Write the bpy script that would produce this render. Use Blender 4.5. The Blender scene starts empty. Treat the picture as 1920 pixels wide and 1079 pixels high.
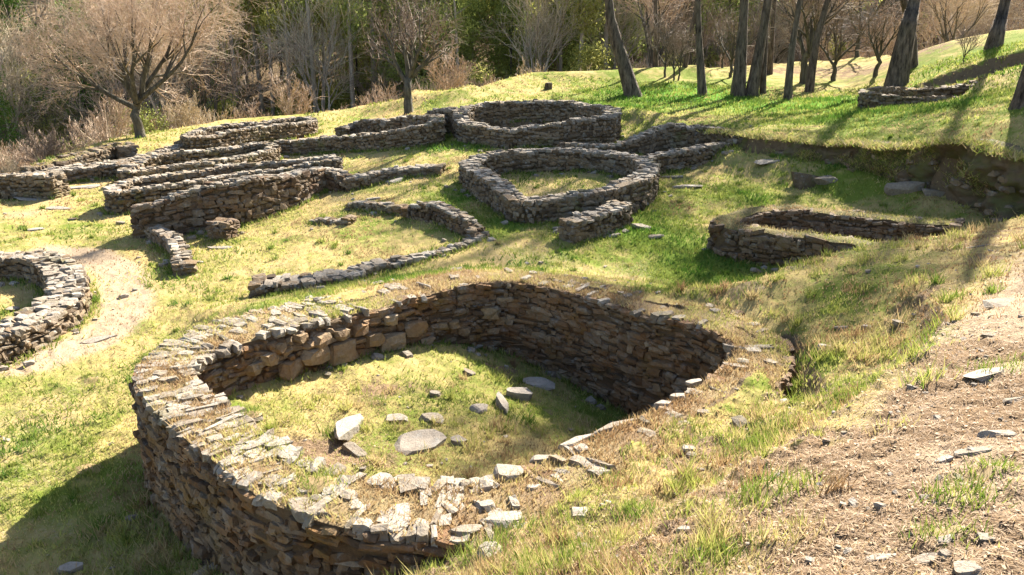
import bpy, math, random
import numpy as np
from mathutils import Vector, Matrix
R = math.radians
rng = np.random.default_rng(7)
random.seed(7)
scene = bpy.context.scene
col = scene.collection

# ------------------------------------------------------------------ camera, sky, sun
PITCH, FPX, CZ = 17.0, 1500.0, 5.0
cam_d = bpy.data.cameras.new('camera'); cam = bpy.data.objects.new('camera', cam_d); col.objects.link(cam)
cam.location = (0, 0, CZ); cam.rotation_euler = (R(90 - PITCH), 0, 0)
cam_d.sensor_width = 36; cam_d.lens = 36 * FPX / 1920; cam_d.clip_end = 2000; cam_d.clip_start = 0.05
scene.camera = cam
SUN_AZ, SUN_EL = 34.0, 38.0            # azimuth from +Y towards +X
world = bpy.data.worlds.new('World'); scene.world = world; world.use_nodes = True
nt = world.node_tree; nt.nodes.clear()
wo = nt.nodes.new('ShaderNodeOutputWorld'); wb = nt.nodes.new('ShaderNodeBackground'); sk = nt.nodes.new('ShaderNodeTexSky')
sk.sky_type = 'NISHITA'; sk.sun_disc = False; sk.sun_elevation = R(SUN_EL); sk.sun_rotation = R(SUN_AZ)
sk.air_density = 1.0; sk.dust_density = 1.5
wb.inputs['Strength'].default_value = 0.065
nt.links.new(sk.outputs[0], wb.inputs[0]); nt.links.new(wb.outputs[0], wo.inputs[0])
sd = bpy.data.lights.new('sun', 'SUN'); sd.energy = 5.0; sd.angle = R(0.55); sd.color = (1.0, 0.94, 0.83)
sun = bpy.data.objects.new('sun', sd); col.objects.link(sun)
sv = Vector((math.sin(R(SUN_AZ)) * math.cos(R(SUN_EL)), math.cos(R(SUN_AZ)) * math.cos(R(SUN_EL)), math.sin(R(SUN_EL))))
sun.rotation_euler = sv.to_track_quat('Z', 'Y').to_euler(); sun.location = sv * 60
scene.view_settings.view_transform = 'Standard'; scene.view_settings.look = 'None'
scene.view_settings.exposure = 2.36; scene.view_settings.gamma = 1.0
scene.cycles.use_denoising = True
scene.cycles.max_bounces = 6; scene.cycles.diffuse_bounces = 3; scene.cycles.transparent_max_bounces = 4

# ------------------------------------------------------------------ helpers
def ss(a, b, x):
    t = np.clip((x - a) / (b - a), 0, 1); return t * t * (3 - 2 * t)
def hsh(ix, iy, seed):
    n = (ix.astype(np.int64) * 374761393 + iy.astype(np.int64) * 668265263 + seed * 974634777) & 0xffffffff
    n = ((n ^ (n >> 13)) * 1274126177) & 0xffffffff
    n = ((n ^ (n >> 16)) * 2246822519) & 0xffffffff
    return (n ^ (n >> 15)) / 4294967295.0
def vn(x, y, seed=0):
    x = np.asarray(x, float); y = np.asarray(y, float)
    ix = np.floor(x); iy = np.floor(y); fx = x - ix; fy = y - iy
    fx = fx * fx * (3 - 2 * fx); fy = fy * fy * (3 - 2 * fy)
    a = hsh(ix, iy, seed); b = hsh(ix + 1, iy, seed); c = hsh(ix, iy + 1, seed); d = hsh(ix + 1, iy + 1, seed)
    return (a * (1 - fx) + b * fx) * (1 - fy) + (c * (1 - fx) + d * fx) * fy
def fbm(x, y, oct=4, seed=0):
    s = 0; a = 0.5; t = 0
    for o in range(oct):
        s = s + a * vn(x * 2 ** o, y * 2 ** o, seed + o * 17); t += a; a *= 0.5
    return s / t - 0.5
def tps(pts):
    P = np.array(pts, float); n = len(P)
    def U(d2): return np.where(d2 > 1e-9, 0.5 * d2 * np.log(d2 + 1e-12), 0)
    d2 = ((P[:, None, :2] - P[None, :, :2]) ** 2).sum(-1)
    A = np.zeros((n + 3, n + 3)); A[:n, :n] = U(d2) + np.eye(n) * 0.05; A[:n, n] = 1; A[:n, n + 1:] = P[:, :2]; A[n, :n] = 1; A[n + 1:, :n] = P[:, :2].T
    w = np.linalg.solve(A, np.r_[P[:, 2], 0, 0, 0])
    def f(x, y):
        r = w[n] + w[n + 1] * x + w[n + 2] * y
        for i in range(n): r = r + w[i] * U((x - P[i, 0]) ** 2 + (y - P[i, 1]) ** 2)
        return r
    return f
def seg_dist(x, y, poly, closed=False):
    P = np.array(poly, float)[:, :2]; n = len(P); d = np.full(np.shape(x), 1e9)
    for i in range(n if closed else n - 1):
        a = P[i]; b = P[(i + 1) % n]; e = b - a; L = (e * e).sum() + 1e-12
        t = np.clip(((x - a[0]) * e[0] + (y - a[1]) * e[1]) / L, 0, 1)
        d = np.minimum(d, np.hypot(x - a[0] - t * e[0], y - a[1] - t * e[1]))
    return d
def inside(x, y, poly):
    P = np.array(poly, float)[:, :2]; n = len(P); r = np.zeros(np.shape(x), bool)
    for i in range(n):
        x0, y0 = P[i]; x1, y1 = P[(i + 1) % n]
        if y0 == y1: continue
        c = ((y0 > y) != (y1 > y)) & (x < (x1 - x0) * (y - y0) / (y1 - y0) + x0); r ^= c
    return r
CP, SP = math.cos(R(PITCH)), math.sin(R(PITCH))
def ray(px, py):
    a = (px - 960) / FPX; b = -(py - 539.5) / FPX
    return np.array([a, CP + b * SP, -SP + b * CP])
def at_y(px, py, Y):
    d = ray(px, py); return np.array([0, 0, CZ]) + d * (Y / d[1])
def at_z(px, py, z):
    d = ray(px, py); return np.array([0, 0, CZ]) + d * ((z - CZ) / d[2])
TT = np.exp(np.linspace(math.log(1.5), math.log(160), 1400))
def hit(px, py, f, h=0.0):
    d = ray(px, py); P = np.array([0, 0, CZ])[None] + d[None] * TT[:, None]
    g = P[:, 2] - f(P[:, 0], P[:, 1]) - h
    k = np.argmax(g < 0) if (g < 0).any() else len(TT) - 1
    k = max(k, 1); u = g[k - 1] / (g[k - 1] - g[k]) if g[k] != g[k - 1] else 0
    return P[k - 1] + (P[k] - P[k - 1]) * u
def smax(a, b, k):
    h = np.clip(0.5 + 0.5 * (a - b) / k, 0, 1); return b * (1 - h) + a * h + k * h * (1 - h)

# ------------------------------------------------------------------ terrain
def G0(x, y):
    b = 0.1 - 0.05 * ss(-1, -7, -(-x)) if False else 0.1 - 0.05 * ss(0, 1, (-x - 1) / 6)
    return 0.8 + b * (y - 7)
# the near house: rim loops
RIM = 2.0
BI = [(1000,862),(930,882),(850,892),(700,885),(600,857),(560,838),(490,800),(430,750),(390,722),(360,700),(347,678),(370,660),(430,640),(520,615),(600,597),(700,570),(800,545),(900,526),(960,521),(1020,530),(1100,549),(1200,579),(1300,605),(1372,628),(1382,648),(1330,700),(1250,745),(1150,790),(1050,838)]
BO = [(870,1006),(800,1002),(700,987),(620,970),(540,948),(450,895),(370,830),(300,760),(262,720),(248,690),(256,665),(300,635),(370,608),(440,588),(520,570),(600,551),(700,531),(800,512),(880,503),(960,501),(1040,510),(1120,524),(1220,545),(1320,566),(1420,596)]
RC = np.array([-0.45, 7.6])
def polar(pts):
    W = np.array([at_z(px, py, RIM) for px, py in pts])[:, :2] - RC
    a = np.arctan2(W[:, 1], W[:, 0]); o = np.argsort(a); a = a[o]; r = np.hypot(*W.T)[o]
    return lambda t: np.interp(t, np.r_[a - 2 * np.pi, a, a + 2 * np.pi], np.r_[r, r, r])
fi, fo_ = polar(BI), polar(BO)
PHI = np.linspace(-np.pi, np.pi, 240, endpoint=False)
ri = fi(PHI)
ro = fo_(PHI)
kk = np.ones(9) / 9
def circ(v): return np.convolve(np.r_[v[-4:], v, v[:4]], kk, 'valid')
def fo_ok(t):
    return t
open_mask = (PHI > -1.38) & (PHI < 0.12)                  # the stretch buried in the spoil bank
ro = np.where(open_mask, ri + 0.6, ro); ro = np.maximum(ro, ri + 0.35)
ri = circ(ri); ro = circ(circ(ro))
ring_in = np.c_[RC[0] + ri * np.cos(PHI), RC[1] + ri * np.sin(PHI)]
ring_out = np.c_[RC[0] + ro * np.cos(PHI), RC[1] + ro * np.sin(PHI)]
ring_mid = (ring_in + ring_out) / 2; ring_half = (ro - ri) / 2
floor_f = tps([(-3, 7.5, 1.42), (-2.2, 8.2, 1.36), (-.7, 9.4, 1.22), (-.6, 7.8, 1.12), (0, 10.1, .9), (.9, 9.8, .62), (1.6, 8.9, .55), (0, 6, 1.1), (-1.2, 6, 1.24), (-2.2, 6.6, 1.32), (2.2, 7.8, .6), (1, 7, .85)])
bank_pts = [(0.2, 0, 3.4), (1.7, 3, 3.2), (3.4, 5.4, 3.1), (5.5, 8, 2.95), (8.2, 10.4, 2.85), (7.0, 11.7, 2.3), (0.35, 4.75, 1.95), (2.75, 7.5, 2.08), (1.5, 6.05, 2.0),
            (2.4, 9, 2.08), (5.1, 10.9, 2.3), (-.9, 4.4, 1.6), (-1.9, 4.7, 1.15), (-3, 4.5, .8), (-4, 6.5, .55), (-1, 2.5, 2.3), (-3, 2, 1.3), (10.5, 12, 3.0), (6, 4, 3.5), (3.5, 0, 3.5), (9, 6, 3.7), (-3, -2, 2.2), (0, -3, 3.6)]
bank_f = tps(bank_pts)
bank_edge = [(-7, 5.0), (-4.0, 6.2), (-3.4, 6.9), (0.5, 10.5), (2.9, 9.4), (3.8, 9.9), (5.1, 10.9), (7, 12.0), (9.2, 12.8), (16, 13.2)]
bank_poly = bank_edge + [(16, -8), (-7, -8)]
ter_px = [(1160,205,26.7),(1250,216,25),(1370,238,21.5),(1420,250,19.8),(1530,262,19.0),(1600,262,18.4),(1740,275,16.7),(1920,300,14.4)]
ter_edge = [tuple(at_y(*p)) for p in ter_px]
ter_line = [(-4, 31.5), (1.2, 31)] + [p[:2] for p in ter_edge] + [(10.6, 12.6), (16, 12)]
ter_poly = ter_line + [(80, 12), (80, 80), (-4, 80)]
ter_f = tps([tuple(p) for p in ter_edge] + [tuple(at_y(*p)) for p in
    [(1390,178,32),(1200,182,31),(1560,190,26.6),(1617,201,25),(1700,200,22),(1793,187,23.5),(1870,160,23),(1900,130,24),(1900,205,17),(1900,240,15.5),
     (1690,160,30),(1140,153,35),(1000,163,34.6),(1300,146,37),(1450,165,34),(1450,140,39),(1560,117,40),(1660,108,38),(1600,150,34)]] +
    [tuple(at_y(*p)) for p in [(1918,129,26.3),(1838,149,26.4),(1763,165,26.6)]] + [(-3, 31.5, 3.15), (16, 14, 4.2), (20, 20, 5.2), (11, 12.3, 3.0)])
mo_px = [(1700,168,27.5),(1716,160,27),(1763,141,27),(1838,116,27),(1920,92,26.5)]
mo_edge = [tuple(at_y(*p)) for p in mo_px]
mo_line = [p[:2] for p in mo_edge] + [(24, 25.5)]
mo_poly = mo_line + [(24, 46), (14.5, 46), (12.4, 33), (12.6, 29)]
mo_f = tps([tuple(p) for p in mo_edge] + [tuple(at_y(*p)) for p in [(1910,72,30),(1740,90,33),(1700,106,34),(1690,135,31)]] + [(22, 26, 5.8), (20, 33, 5.6)])
crest = [tuple(hit(px, py, G0)[:2]) for px, py in [(30,332),(62,306),(140,280),(230,256),(330,240),(420,224),(600,212),(760,190),(900,177)]]
crest = [(-40, crest[0][1] - 14), (-18, crest[0][1] - 3)] + crest + [tuple(at_y(*p)[:2]) for p in [(1000,161,34.6),(1140,151,35.5),(1300,141,37.5),(1450,137,40),(1560,114,41),(1660,104,39),(1740,87,34.5),(1910,66,32)]] + [(30, 31), (60, 30)]
crest_poly = crest + [(60, -40), (-40, -40)]
ridge = [tuple(hit(px, py, G0)[:2]) for px, py in [(590,230),(680,214),(760,200),(860,184)]] + [tuple(at_y(*p)[:2]) for p in [(1000,165,34),(1140,155,34.6),(1300,147,36.4)]]
notch = [(2.85, 8.05), (2.78, 7.6), (2.6, 6.75), (2.5, 6.35)]
SUNK = [([(880,200),(930,193),(1010,190),(1080,193),(1125,199),(1143,207),(1130,215),(1085,222),(1010,231),(955,238),(905,234),(878,224)],.6,.35),
 ([(1205,256),(1240,240),(1280,236),(1331,241),(1370,250),(1370,259),(1330,265),(1290,274),(1250,284),(1215,290)],.5,.35),
 ([(230,345),(267,335),(360,324),(434,313),(500,307),(600,297),(584,303),(500,315),(400,327),(334,337)],.5,.25),([(255,312),(300,295),(434,279),(494,272),(417,294),(334,304)],.42,.2),
 ([(365,250),(434,236),(560,223),(500,233),(434,242)],.6,.3),([(640,252),(710,244),(766,236),(800,226),(785,222),(725,228),(669,235)],.48,.25)]
SUNKW = [([tuple(hit(px, py, G0, h)[:2]) for px, py in pl], d) for pl, h, d in SUNK]
w19_poly = [tuple(at_y(*p)[:2]) for p in [(1800,187,23.7),(1744,182,23.7),(1688,178,23.8),(1640,173,24.1),(1630,169,24.6),(1652,164,25),(1690,163,25.4),(1722,165,25.5),(1785,161,25.5),(1838,148,25.5),(1880,138,25.7)]]
def H(x, y, micro=True):
    x = np.asarray(x, float); y = np.asarray(y, float)
    g = G0(x, y) + 0.10 * fbm(x * 0.35, y * 0.35, 3, 3)
    g = g + 0.32 * np.exp(-(seg_dist(x, y, ridge) / 0.9) ** 2)
    # fill behind the near house
    d = seg_dist(x, y, ring_out, True) * np.where(inside(x, y, ring_out), 0, 1)
    u = x * .73 + y * .68
    sk_ = RIM - 0.07 - .26 * d - 1.5 * (1 - ss(2.4, 4.4, u)) - 3 * ss(3.2, 4.6, x)
    g = smax(g, sk_, 0.15)
    # spoil bank the camera stands on
    rag = fbm(x * 1.3, y * 1.3, 4, 11)
    de = seg_dist(x, y, bank_edge); ins = inside(x, y, bank_poly)
    b = bank_f(x, y) - np.where(ins, 0, 0.9 * np.maximum(0, de + 0.25 * rag))
    b = np.where(ins | (de < 3), b, -9)
    g = smax(g, b, 0.12)
    # terrace with its cut edge
    dt = seg_dist(x, y, ter_line); it = inside(x, y, ter_poly)
    dtt = np.where(it, -dt, dt) + 0.5 * fbm(x * 1.1, y * 1.1, 4, 5) + 0.3 * fbm(x * 4, y * 4, 3, 8)
    t = ter_f(x, y) - np.where(dtt > 0, 3.2 * dtt + 0.0, 0) - 0.07 * np.exp(-(dtt / 0.3) ** 2)
    t = np.where(dtt < 2, t, -9)
    g = g + .40 * np.exp(-((dtt - .4) / .6) ** 2) * (dtt > 0) * ss(1, 4, x)
    g = np.maximum(g, t)
    dm = seg_dist(x, y, mo_line); im = inside(x, y, mo_poly)
    dmm = np.where(im, -dm, dm) + 0.05 * fbm(x * 1.6, y * 1.6, 3, 6) - .1
    m = mo_f(x, y) - np.where(dmm > 0, 2.2 * dmm, 0)
    m = np.where((dmm < 2), m, -9)
    g = np.where((x > 10) & (y > 22), np.maximum(g, np.minimum(m, 6.2)), g)
    # rim of the plateau, valley, wooded slope opposite
    ic = inside(x, y, crest_poly); dc = np.where(ic, 0, seg_dist(x, y, crest))
    g = np.where(ic, g, np.minimum(g, 4.6) - 0.34 * dc - 0.3 * np.minimum(dc, 3))
    r = np.hypot(x, y)
    hill = -4 + 0.40 * np.maximum(0, r - 50) + 2.2 * fbm(x * .04, y * .04, 3, 21)
    g = np.where(ic, g, smax(g, hill, 3.0))
    # floor of the near house, hollow beside it
    ii = inside(x, y, ring_mid)
    g = np.minimum(g, RIM - .05 + .45 * d + 2.0 * np.maximum(0, d - .9) ** 2)
    g = np.where(ii, floor_f(x, y), g)
    for pl, dd in SUNKW: g = g - np.where(inside(x, y, pl), dd, 0)
    g = np.where(inside(x, y, w19_poly), np.minimum(g, 3.12), g)
    dn = seg_dist(x, y, notch)
    g = g - 0.26 * np.exp(-(dn / 0.16) ** 2) * (1 - ii)
    if micro:
        fade = 1 / (1 + r / 60)
        g = g + (0.055 * fbm(x * 2.2, y * 2.2, 4, 31) + 0.05 * fbm(x * 9, y * 9, 4, 37)) * fade
        hb = np.where(inside(x, y, bank_poly) & (r < 14), ss(14, 5, r), 0) * (1 - ii)
        pth = np.exp(-(seg_dist(x, y, [(0.4, 0), (1.75, 2.9), (3.5, 5.2), (5.7, 7.8), (8.2, 10.8)]) / .7) ** 2)
        g = g + hb * (1 - .65 * pth) * (.17 * np.abs(fbm(x * 3.2, y * 3.2, 3, 51)) + .10 * np.abs(fbm(x * 8, y * 8, 3, 53)))
        g = g + (1 - hb) * .07 * np.abs(fbm(x * 4.5, y * 4.5, 3, 55)) * np.where(ic, 1, 0) * ss(30, 10, r)
    return g
def Hs(x, y): return float(H(np.array([x]), np.array([y]))[0])

# ------------------------------------------------------------------ mesh collector
class Acc:
    def __init__(s): s.v = []; s.q = []; s.t = []; s.a = []; s.n = 0; s.qm = []; s.tm = []
    def add(s, v, quads=None, tris=None, a=0.5, mat=0):
        v = np.asarray(v, float).reshape(-1, 3)
        if quads is not None and len(quads): s.q.append(np.asarray(quads, np.int64) + s.n); s.qm.append(np.full(len(quads), mat))
        if tris is not None and len(tris): s.t.append(np.asarray(tris, np.int64) + s.n); s.tm.append(np.full(len(tris), mat))
        s.v.append(v); s.a.append(np.broadcast_to(np.asarray(a, float), (len(v),))); s.n += len(v)
def mesh_from(name, acc, mats, smooth=False, extra=None):
    me = bpy.data.meshes.new(name)
    V = np.concatenate(acc.v) if acc.v else np.zeros((0, 3))
    Q = np.concatenate(acc.q) if acc.q else np.zeros((0, 4), np.int64); T = np.concatenate(acc.t) if acc.t else np.zeros((0, 3), np.int64)
    me.vertices.add(len(V)); me.vertices.foreach_set('co', V.astype(np.float32).ravel())
    lv = np.r_[Q.ravel(), T.ravel()].astype(np.int32)
    me.loops.add(len(lv)); me.loops.foreach_set('vertex_index', lv)
    ls = np.r_[np.arange(len(Q)) * 4, len(Q) * 4 + np.arange(len(T)) * 3].astype(np.int32)
    me.polygons.add(len(ls)); me.polygons.foreach_set('loop_start', ls)
    mi = np.r_[np.concatenate(acc.qm) if acc.qm else [], np.concatenate(acc.tm) if acc.tm else []].astype(np.int32)
    me.polygons.foreach_set('material_index', mi)
    me.polygons.foreach_set('use_smooth', np.full(len(ls), smooth))
    at = me.attributes.new('tint', 'FLOAT', 'POINT'); at.data.foreach_set('value', np.concatenate(acc.a).astype(np.float32))
    if extra:
        for k, vals in extra.items():
            at = me.attributes.new(k, 'FLOAT', 'POINT'); at.data.foreach_set('value', np.asarray(vals, np.float32))
    for m in (mats if isinstance(mats, (list, tuple)) else [mats]): me.materials.append(m)
    me.update(calc_edges=True)
    return me
def link(name, data, parent=None, loc=None):
    o = bpy.data.objects.new(name, data); col.objects.link(o)
    if parent is not None: o.parent = parent
    if loc is not None: o.location = loc
    return o
def build(name, acc, mats, parent=None, smooth=False, loc=None, extra=None):
    return link(name, mesh_from(name, acc, mats, smooth, extra), parent, loc)
def tag(o, label=None, cat=None, group=None, kind=None):
    if label: o['label'] = label
    if cat: o['category'] = cat
    if group: o['group'] = group
    if kind: o['kind'] = kind
    return o
def thing(name, label, cat, loc=(0, 0, 0), rz=0, group=None):
    o = link(name, None, None, loc); o.rotation_euler = (0, 0, rz); o.empty_display_size = 0.2
    return tag(o, label, cat, group)
def dup(root, loc, rz=0, sc=1.0, label=None):
    r = root.copy(); col.objects.link(r); r.location = loc; r.rotation_euler = (0, 0, rz); r.scale = (sc, sc, sc)
    if label: r['label'] = label
    for ch in list(root.children):
        c = ch.copy(); col.objects.link(c); c.parent = r
    return r

# ------------------------------------------------------------------ materials
def new_mat(name):
    m = bpy.data.materials.new(name); m.use_nodes = True; n = m.node_tree; n.nodes.clear()
    o = n.nodes.new('ShaderNodeOutputMaterial'); b = n.nodes.new('ShaderNodeBsdfPrincipled')
    n.links.new(b.outputs[0], o.inputs[0]); b.inputs['Roughness'].default_value = 0.9
    b.inputs['Specular IOR Level'].default_value = 0.2
    return m, n, b, o
class N:
    def __init__(s, n): s.n = n; tc = n.nodes.new('ShaderNodeTexCoord'); s.co = tc.outputs['Object']
    def noise(s, scale, detail=4, rough=0.55, co=None, dist=0):
        t = s.n.nodes.new('ShaderNodeTexNoise'); t.inputs['Scale'].default_value = scale; t.inputs['Detail'].default_value = detail
        t.inputs['Roughness'].default_value = rough; t.inputs['Distortion'].default_value = dist
        s.n.links.new(co or s.co, t.inputs['Vector']); return t.outputs['Fac']
    def voro(s, scale, feature='F1', co=None):
        t = s.n.nodes.new('ShaderNodeTexVoronoi'); t.feature = feature; t.inputs['Scale'].default_value = scale
        s.n.links.new(co or s.co, t.inputs['Vector']); return t
    def ramp(s, f, stops):
        t = s.n.nodes.new('ShaderNodeValToRGB'); s.n.links.new(f, t.inputs[0]); e = t.color_ramp.elements
        while len(e) < len(stops): e.new(0.5)
        for x, (p, c) in zip(e, stops): x.position = p; x.color = (*c, 1) if len(c) == 3 else c
        return t.outputs[0]
    def step(s, f, a, b): return s.ramp(f, [(a, (0, 0, 0)), (b, (1, 1, 1))])
    def mix(s, f, a, b, mode='MIX'):
        t = s.n.nodes.new('ShaderNodeMix'); t.data_type = 'RGBA'; t.blend_type = mode
        for k, v in ((0, f), (6, a), (7, b)):
            if isinstance(v, (int, float)): t.inputs[k].default_value = v
            elif isinstance(v, tuple): t.inputs[k].default_value = (*v, 1)
            else: s.n.links.new(v, t.inputs[k])
        return t.outputs[2]
    def math(s, op, a, b=0.0, clamp=False):
        t = s.n.nodes.new('ShaderNodeMath'); t.operation = op; t.use_clamp = clamp
        for k, v in ((0, a), (1, b)):
            if isinstance(v, (int, float)): t.inputs[k].default_value = v
            else: s.n.links.new(v, t.inputs[k])
        return t.outputs[0]
    def attr(s, name):
        t = s.n.nodes.new('ShaderNodeAttribute'); t.attribute_name = name; return t.outputs['Fac']
    def bump(s, h, strength, dist, b):
        t = s.n.nodes.new('ShaderNodeBump'); t.inputs['Strength'].default_value = strength; t.inputs['Distance'].default_value = dist
        s.n.links.new(h, t.inputs['Height']); s.n.links.new(t.outputs[0], b.inputs['Normal'])
def mat_ground():
    m, n, b, o = new_mat('turf_and_earth'); k = N(n)
    big = k.noise(0.55, 5, 0.6); mid = k.noise(2.6, 5, 0.65); fin = k.noise(26, 6, 0.7); vf = k.noise(120, 3, 0.6)
    lush, soil, lit, cut = k.attr('lush'), k.attr('soil'), k.attr('litter'), k.attr('cut')
    straw = k.mix(fin, (.22, .155, .055), (.46, .36, .16))
    green = k.mix(fin, (.065, .095, .014), (.195, .235, .04))
    vivid = k.mix(fin, (.04, .12, .008), (.13, .32, .02))
    g = k.math('ADD', k.math('MULTIPLY', big, 0.9), k.math('MULTIPLY', mid, 0.8))
    g = k.math('ADD', g, k.math('MULTIPLY', fin, 0.35)); g = k.math('ADD', g, k.math('MULTIPLY', lush, 0.35))
    gm = k.step(k.math('SUBTRACT', g, 0.55), 0.42, 0.68)
    c = k.mix(gm, straw, green)
    c = k.mix(k.step(lush, 0.62, 1.0), c, vivid)
    soilc = k.mix(mid, k.mix(vf, (.23, .165, .10), (.41, .305, .195)), k.mix(vf, (.27, .19, .125), (.48, .36, .25)))
    sm = k.step(k.math('ADD', soil, k.math('MULTIPLY', k.math('SUBTRACT', fin, 0.5), 0.9)), 0.42, 0.62)
    c = k.mix(sm, c, soilc)
    litc = k.mix(k.step(vf, .35, .7), k.mix(mid, (.06, .035, .02), (.15, .09, .05)), k.mix(mid, (.20, .13, .075), (.37, .27, .165)))
    lm = k.step(k.math('ADD', lit, k.math('MULTIPLY', k.math('SUBTRACT', mid, 0.5), 1.2)), 0.42, 0.6)
    c = k.mix(lm, c, litc)
    v = k.voro(9); v2 = k.noise(14, 6, 0.75)
    cutc = k.mix(v2, (.05, .034, .02), (.26, .185, .11)); cutc = k.mix(k.step(mid, 0.5, 0.7), cutc, (.12, .09, .055))
    c = k.mix(k.step(k.math('ADD', cut, k.math('MULTIPLY', k.math('SUBTRACT', fin, 0.5), 0.5)), 0.38, 0.6), c, cutc)
    n.links.new(c, b.inputs['Base Color'])
    k.bump(k.math('ADD', k.math('MULTIPLY', fin, 0.7), k.math('MULTIPLY', vf, 0.35)), 0.9, 0.05, b)
    b.inputs['Roughness'].default_value = 1.0; b.inputs['Specular IOR Level'].default_value = 0.05
    return m
def mat_stone(name, cols, lichen=0.5, moss=0.3, rust=0.0, fine=22):
    m, n, b, o = new_mat(name); k = N(n); t = k.attr('tint')
    no = k.noise(fine, 6, 0.7); sp = k.noise(7, 5, 0.7); ms = k.noise(1.6, 5, 0.7)
    c = k.ramp(t, [(i / (len(cols) - 1), q) for i, q in enumerate(cols)])
    c = k.mix(k.step(no, 0.3, 0.75), k.mix(1.0, c, (.45, .43, .42), 'MULTIPLY'), c)
    c = k.mix(k.math('MULTIPLY', k.step(sp, 0.56, 0.66), lichen), c, (.47, .45, .40))
    c = k.mix(k.math('MULTIPLY', k.step(k.math('ADD', sp, k.math('MULTIPLY', no, 0.4)), 0.72, 0.8), 0.8 * lichen), c, (.06, .055, .05))
    if rust: c = k.mix(k.math('MULTIPLY', k.step(k.noise(3.2, 5, 0.7), 0.45, 0.62), rust), c, (.20, .085, .025))
    if moss: c = k.mix(k.math('MULTIPLY', k.step(ms, 0.56, 0.68), moss), c, (.10, .11, .02))
    n.links.new(c, b.inputs['Base Color'])
    k.bump(k.math('ADD', no, k.math('MULTIPLY', k.noise(70, 4, 0.7), 0.4)), 0.8, 0.03, b)
    return m
def mat_earth(name, a, c2, dry=None, fine=16):
    m, n, b, o = new_mat(name); k = N(n)
    f = k.noise(fine, 6, 0.75); g = k.noise(2.2, 5, 0.7); v = k.noise(90, 4, 0.7)
    c = k.mix(f, a, c2)
    if dry: c = k.mix(k.step(g, 0.42, 0.6), c, k.mix(v, dry[0], dry[1]))
    n.links.new(c, b.inputs['Base Color']); k.bump(k.math('ADD', f, k.math('MULTIPLY', v, 0.5)), 1.0, 0.06, b)
    return m
def mat_leaf(name, a, c2, trans=0.4):
    m, n, b, o = new_mat(name); k = N(n); t = k.attr('tint')
    c = k.mix(t, a, c2); n.links.new(c, b.inputs['Base Color']); b.inputs['Roughness'].default_value = 0.75
    if trans:
        tr = n.nodes.new('ShaderNodeBsdfTranslucent'); mx = n.nodes.new('ShaderNodeMixShader'); mx.inputs[0].default_value = trans
        n.links.new(c, tr.inputs[0]); n.links.new(b.outputs[0], mx.inputs[1]); n.links.new(tr.outputs[0], mx.inputs[2]); n.links.new(mx.outputs[0], o.inputs[0])
    return m
def mat_grass():
    m, n, b, o = new_mat('grass_blades'); k = N(n); t = k.attr('tint')
    c = k.ramp(t, [(0, (.25, .155, .075)), (.25, (.45, .34, .17)), (.45, (.36, .36, .09)), (.62, (.185, .215, .04)), (1, (.07, .145, .018))])
    n.links.new(c, b.inputs['Base Color']); b.inputs['Roughness'].default_value = 0.7
    tr = n.nodes.new('ShaderNodeBsdfTranslucent'); mx = n.nodes.new('ShaderNodeMixShader'); mx.inputs[0].default_value = 0.4
    n.links.new(c, tr.inputs[0]); n.links.new(b.outputs[0], mx.inputs[1]); n.links.new(tr.outputs[0], mx.inputs[2]); n.links.new(mx.outputs[0], o.inputs[0])
    return m
def mat_bark(name, a, c2, sc=6, stretch=0.2):
    m, n, b, o = new_mat(name); k = N(n); mp = n.nodes.new('ShaderNodeMapping'); mp.inputs['Scale'].default_value = (1, 1, stretch)
    n.links.new(k.co, mp.inputs[0]); f = k.noise(sc, 6, 0.7, mp.outputs[0]); g = k.noise(1.2, 4, 0.6)
    c = k.mix(k.step(f, 0.35, 0.7), a, c2); c = k.mix(k.math('MULTIPLY', k.step(g, 0.52, 0.68), 0.3), c, (.10, .095, .06))
    n.links.new(c, b.inputs['Base Color']); k.bump(f, 1.0, 0.08, b); return m
M_ground = mat_ground()
GREYS = [(.085, .057, .034), (.18, .13, .08), (.27, .205, .135), (.23, .155, .085), (.33, .265, .185), (.15, .10, .058)]
M_stone = mat_stone('schist_walling', GREYS, 0.5, 0.5)
M_cap = mat_stone('lichen_grey_capping', [(.22, .18, .13), (.34, .285, .22), (.42, .37, .30), (.29, .23, .165)], 0.4, 0.22)
M_mix = mat_stone('brown_schist_walling', [(.08, .055, .035), (.17, .12, .08), (.25, .19, .125), (.15, .095, .05), (.30, .24, .17)], 0.35, 0.3, 0.25)
M_top = mat_earth('rubble_and_soil', (.14, .105, .07), (.34, .27, .19), None, 30)
M_rust = mat_stone('rusty_schist', [(.09, .058, .035), (.20, .135, .08), (.30, .215, .13), (.17, .10, .05), (.38, .29, .19), (.14, .09, .055)], 0.3, 0.28, 0.6)
M_ochre_lit = mat_stone('sunlit_ochre_schist', [(.20, .135, .075), (.34, .25, .145), (.44, .335, .20), (.28, .19, .105), (.50, .40, .26)], 0.25, 0.12, 0.4)  # ochre stone, brightened in colour to look sunlit on the back wall
M_slab = mat_stone('pale_slab', [(.27, .22, .16), (.37, .315, .25), (.44, .385, .315)], 0.4, 0.2, fine=14)
M_core = mat_earth('earth_core', (.06, .04, .024), (.21, .15, .09))
M_rcore = mat_earth('clay_core', (.07, .04, .02), (.26, .16, .085), ((.10, .065, .035), (.24, .175, .11)), 26)
M_turf = mat_earth('dry_turf', (.16, .10, .05), (.36, .25, .14), ((.20, .14, .06), (.44, .34, .18)), 24)
M_moss = mat_earth('mossy_turf', (.06, .055, .015), (.16, .15, .04), ((.16, .12, .05), (.30, .25, .11)), 20)
M_grass = mat_grass()
M_pine = mat_bark('pine_bark', (.018, .013, .010), (.20, .15, .11), 11, .22)
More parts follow.
